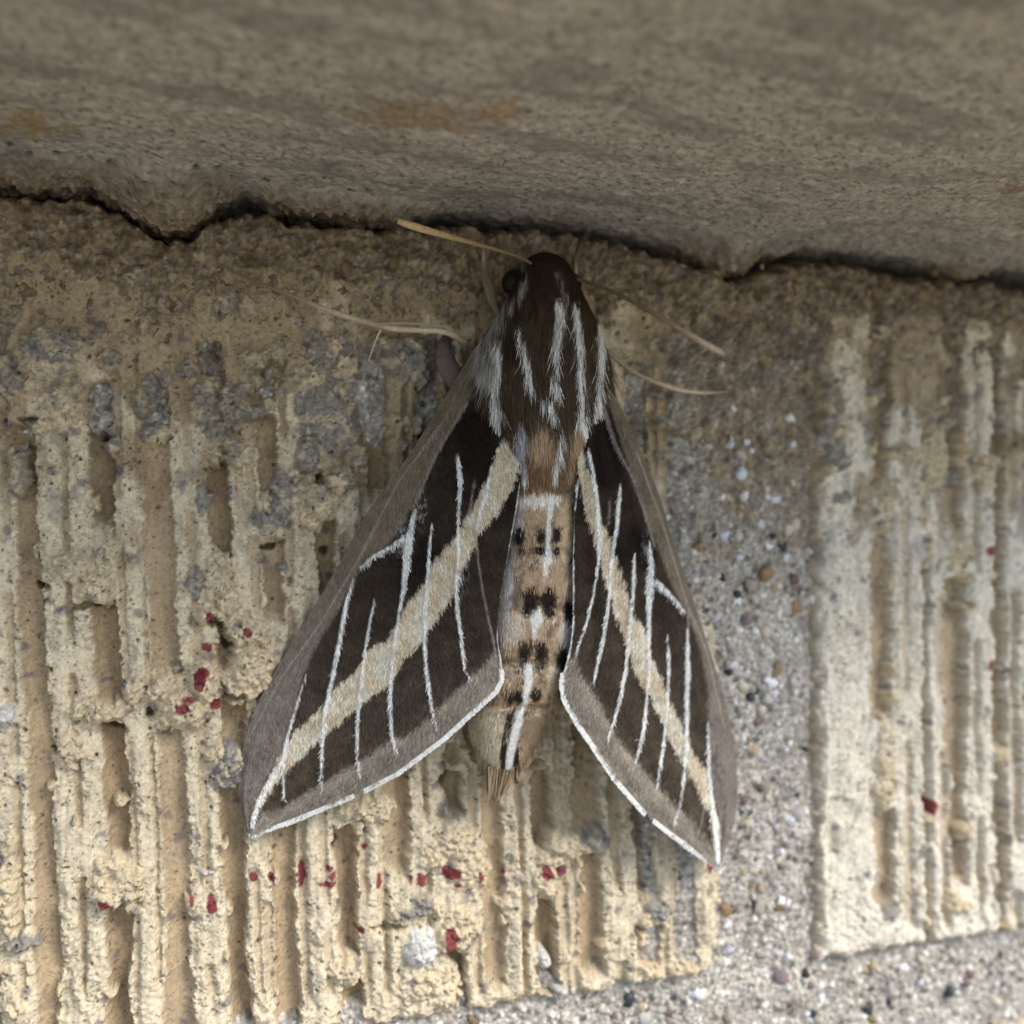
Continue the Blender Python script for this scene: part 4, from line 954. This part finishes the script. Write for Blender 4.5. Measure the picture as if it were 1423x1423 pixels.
# tail brush
r = np.random.default_rng(3); N = 420
x0 = r.uniform(677, 717, N); y0 = 1066 + .10 * (x0 - 697) + r.uniform(-4, 4, N); h0 = r.uniform(2.2, 4.4, N)
L = r.uniform(28, 52, N) * (1 - .012 * np.abs(x0 - 692)); dx = (690 - x0) * .012 - .12 + r.normal(0, .06, N)
V = []
for f, w in ((0, .9), (.5, .8), (1, .2)):
    for s in (-1, 1): V.append(at(x0 + dx * L * f + s * w, y0 + L * f, h0 - .35 * f))
V = np.stack(V, 1); b = (np.arange(N) * 6)[:, None]
Q = np.concatenate([b + np.array([0, 1, 3, 2]), b + np.array([2, 3, 5, 4])])
cc = np.array([srgb(*c) for c in ((136, 114, 86), (110, 92, 70), (164, 146, 118), (88, 70, 54), (146, 126, 96))])[r.integers(0, 5, N)]
cc = np.repeat(cc[:, None], 6, 1) * np.array([.7, .7, 1, 1, 1.1, 1.1])[None, :, None]
tb = link(bpy.data.objects.new('tail_brush', raw_mesh('tail_brush', V, Q.ravel(), np.full(len(Q), 4), cc, M_FUR)), moth)
tb['label'] = 'tuft of tan bristles at the tail end'

# eyes
import bmesh
for x, y, h in ((716, 393, 4.1), (790, 396, 3.4)):
    bm = bmesh.new(); bmesh.ops.create_uvsphere(bm, u_segments=32, v_segments=20, radius=.00108)
    me = bpy.data.meshes.new('eye'); bm.to_mesh(me); bm.free(); me.materials.append(M_EYE)
    me.polygons.foreach_set('use_smooth', [True] * len(me.polygons))
    e = bpy.data.objects.new('eye', me); e.location = at(x, y, h); link(e, moth)

# limbs
def limb(name, pts, rad_px, cols, label=None, flat=None, n=60):
    L = np.array([(*p, q_) for p, q_ in zip(pts, rad_px)], float)       # x, y, h, radius px
    L = np.concatenate([L, np.array(cols, float)], 1)
    S = smooth_line(L, n, 2)
    wob = 1 + .10 * perlin(np.arange(n) * .7, np.zeros(n), 5)
    c = np.array([srgb(*q_) for q_ in S[:, 4:7]]) * (1 + .12 * perlin(np.arange(n) * .5, np.ones(n), 6))[:, None]
    o = link(bpy.data.objects.new(name, tube_mesh(name, at(S[:, 0], S[:, 1], S[:, 2]), S[:, 3] * wob / 17.2 * .001, M_LIMB, c, 10, flat)), moth)
    if label: o['label'] = label
    return o
limb('antenna', [(738, 366, 6.3), (722, 357, 6.6), (690, 347, 6.4), (640, 333, 6.0), (600, 322, 5.6), (570, 313, 5.4), (553, 307, 5.2)], [2.2, 2.2, 2.4, 3.4, 4.6, 5.4, 3.6],
     [(110, 92, 72), (120, 102, 80), (136, 116, 86), (176, 152, 108), (204, 178, 128), (218, 194, 144), (206, 182, 134)], 'pale straw-coloured clubbed antenna')
limb('antenna', [(788, 388, 5.0), (806, 388, 4.8), (850, 404, 4.2), (900, 430, 3.6), (950, 460, 3.0), (985, 481, 2.4), (1003, 490, 2.0), (1010, 496, 1.6)], [2.4, 2.6, 2.8, 3.2, 4.2, 5.0, 4.2, 1.6],
     [(90, 70, 52), (88, 68, 50), (92, 72, 54), (112, 92, 72), (160, 138, 116), (200, 178, 158), (206, 184, 166), (90, 70, 60)], 'brown antenna with a pinkish pale club')
LEGC = (208, 190, 164); LEGD = (120, 102, 80)
limb('leg', [(650, 478, 4.0), (622, 460, 3.6), (580, 459, 2.8), (545, 457, 2.2), (525, 452, 1.8), (470, 437, 1.3), (400, 409, 1.0), (345, 387, .8), (306, 369, .7)], [5, 4, 3.6, 3.8, 4.2, 3.4, 2.6, 1.8, 1.2], [LEGD, LEGC, LEGC, LEGC, (164, 146, 122), LEGC, (136, 118, 94), LEGD, LEGD], 'thin leg stretched out over the brown mortar')
limb('leg_spur', [(624, 455, 3.9), (580, 449, 3.2), (540, 449, 2.4), (522, 451, 1.9)], [1.2, 1.9, 1.9, 1.5], [(170, 152, 128)] * 4)
limb('leg_spur', [(529, 458, 1.9), (520, 478, 1.4), (512, 502, .7)], [1.6, 1.3, .8], [LEGC] * 3)
limb('leg', [(826, 478, 5.0), (848, 492, 4.2), (880, 518, 3.0), (900, 527, 2.4), (940, 542, 1.6), (980, 547, 1.2), (1022, 543, .8)], [5, 3.2, 3.4, 3.4, 3.2, 2.4, 1.4], [LEGD, (150, 130, 104), (160, 140, 114), (166, 146, 120), LEGC, LEGC, LEGD], 'thin bent leg reaching towards the mortar joint')
limb('leg_spur', [(872, 522, 2.6), (867, 540, 2.0), (865, 562, 1.2)], [1.5, 1.2, .8], [LEGC] * 3)
limb('leg', [(806, 402, 3.6), (800, 382, 3.2), (799, 358, 2.6), (804, 340, 1.8), (809, 326, 1.0)], [2.4, 2.2, 2.0, 1.8, 1.0], [(150, 130, 110), LEGC, LEGD, (70, 56, 44), (60, 48, 38)], 'short dark foreleg beside the head')
limb('leg', [(700, 450, 3.6), (686, 424, 3.2), (680, 400, 2.8), (674, 378, 2.2), (672, 355, 1.6), (671, 328, .8)], [5, 4.5, 9, 5, 2.2, 1.2], [(104, 92, 76), (128, 114, 94), (132, 118, 98), (120, 108, 90), LEGC, LEGD], 'foreleg flattened like a pale leaf beside the eye', .4)
limb('leg', [(668, 552, 4.2), (640, 538, 3.8), (622, 512, 3.0), (616, 486, 2.2), (622, 466, 1.6)], [8, 14, 15, 12, 6], [(84, 72, 62), (96, 84, 76), (112, 100, 92), (106, 94, 86), (84, 72, 62)], 'fuzzy thigh tucked against the wing', .7)
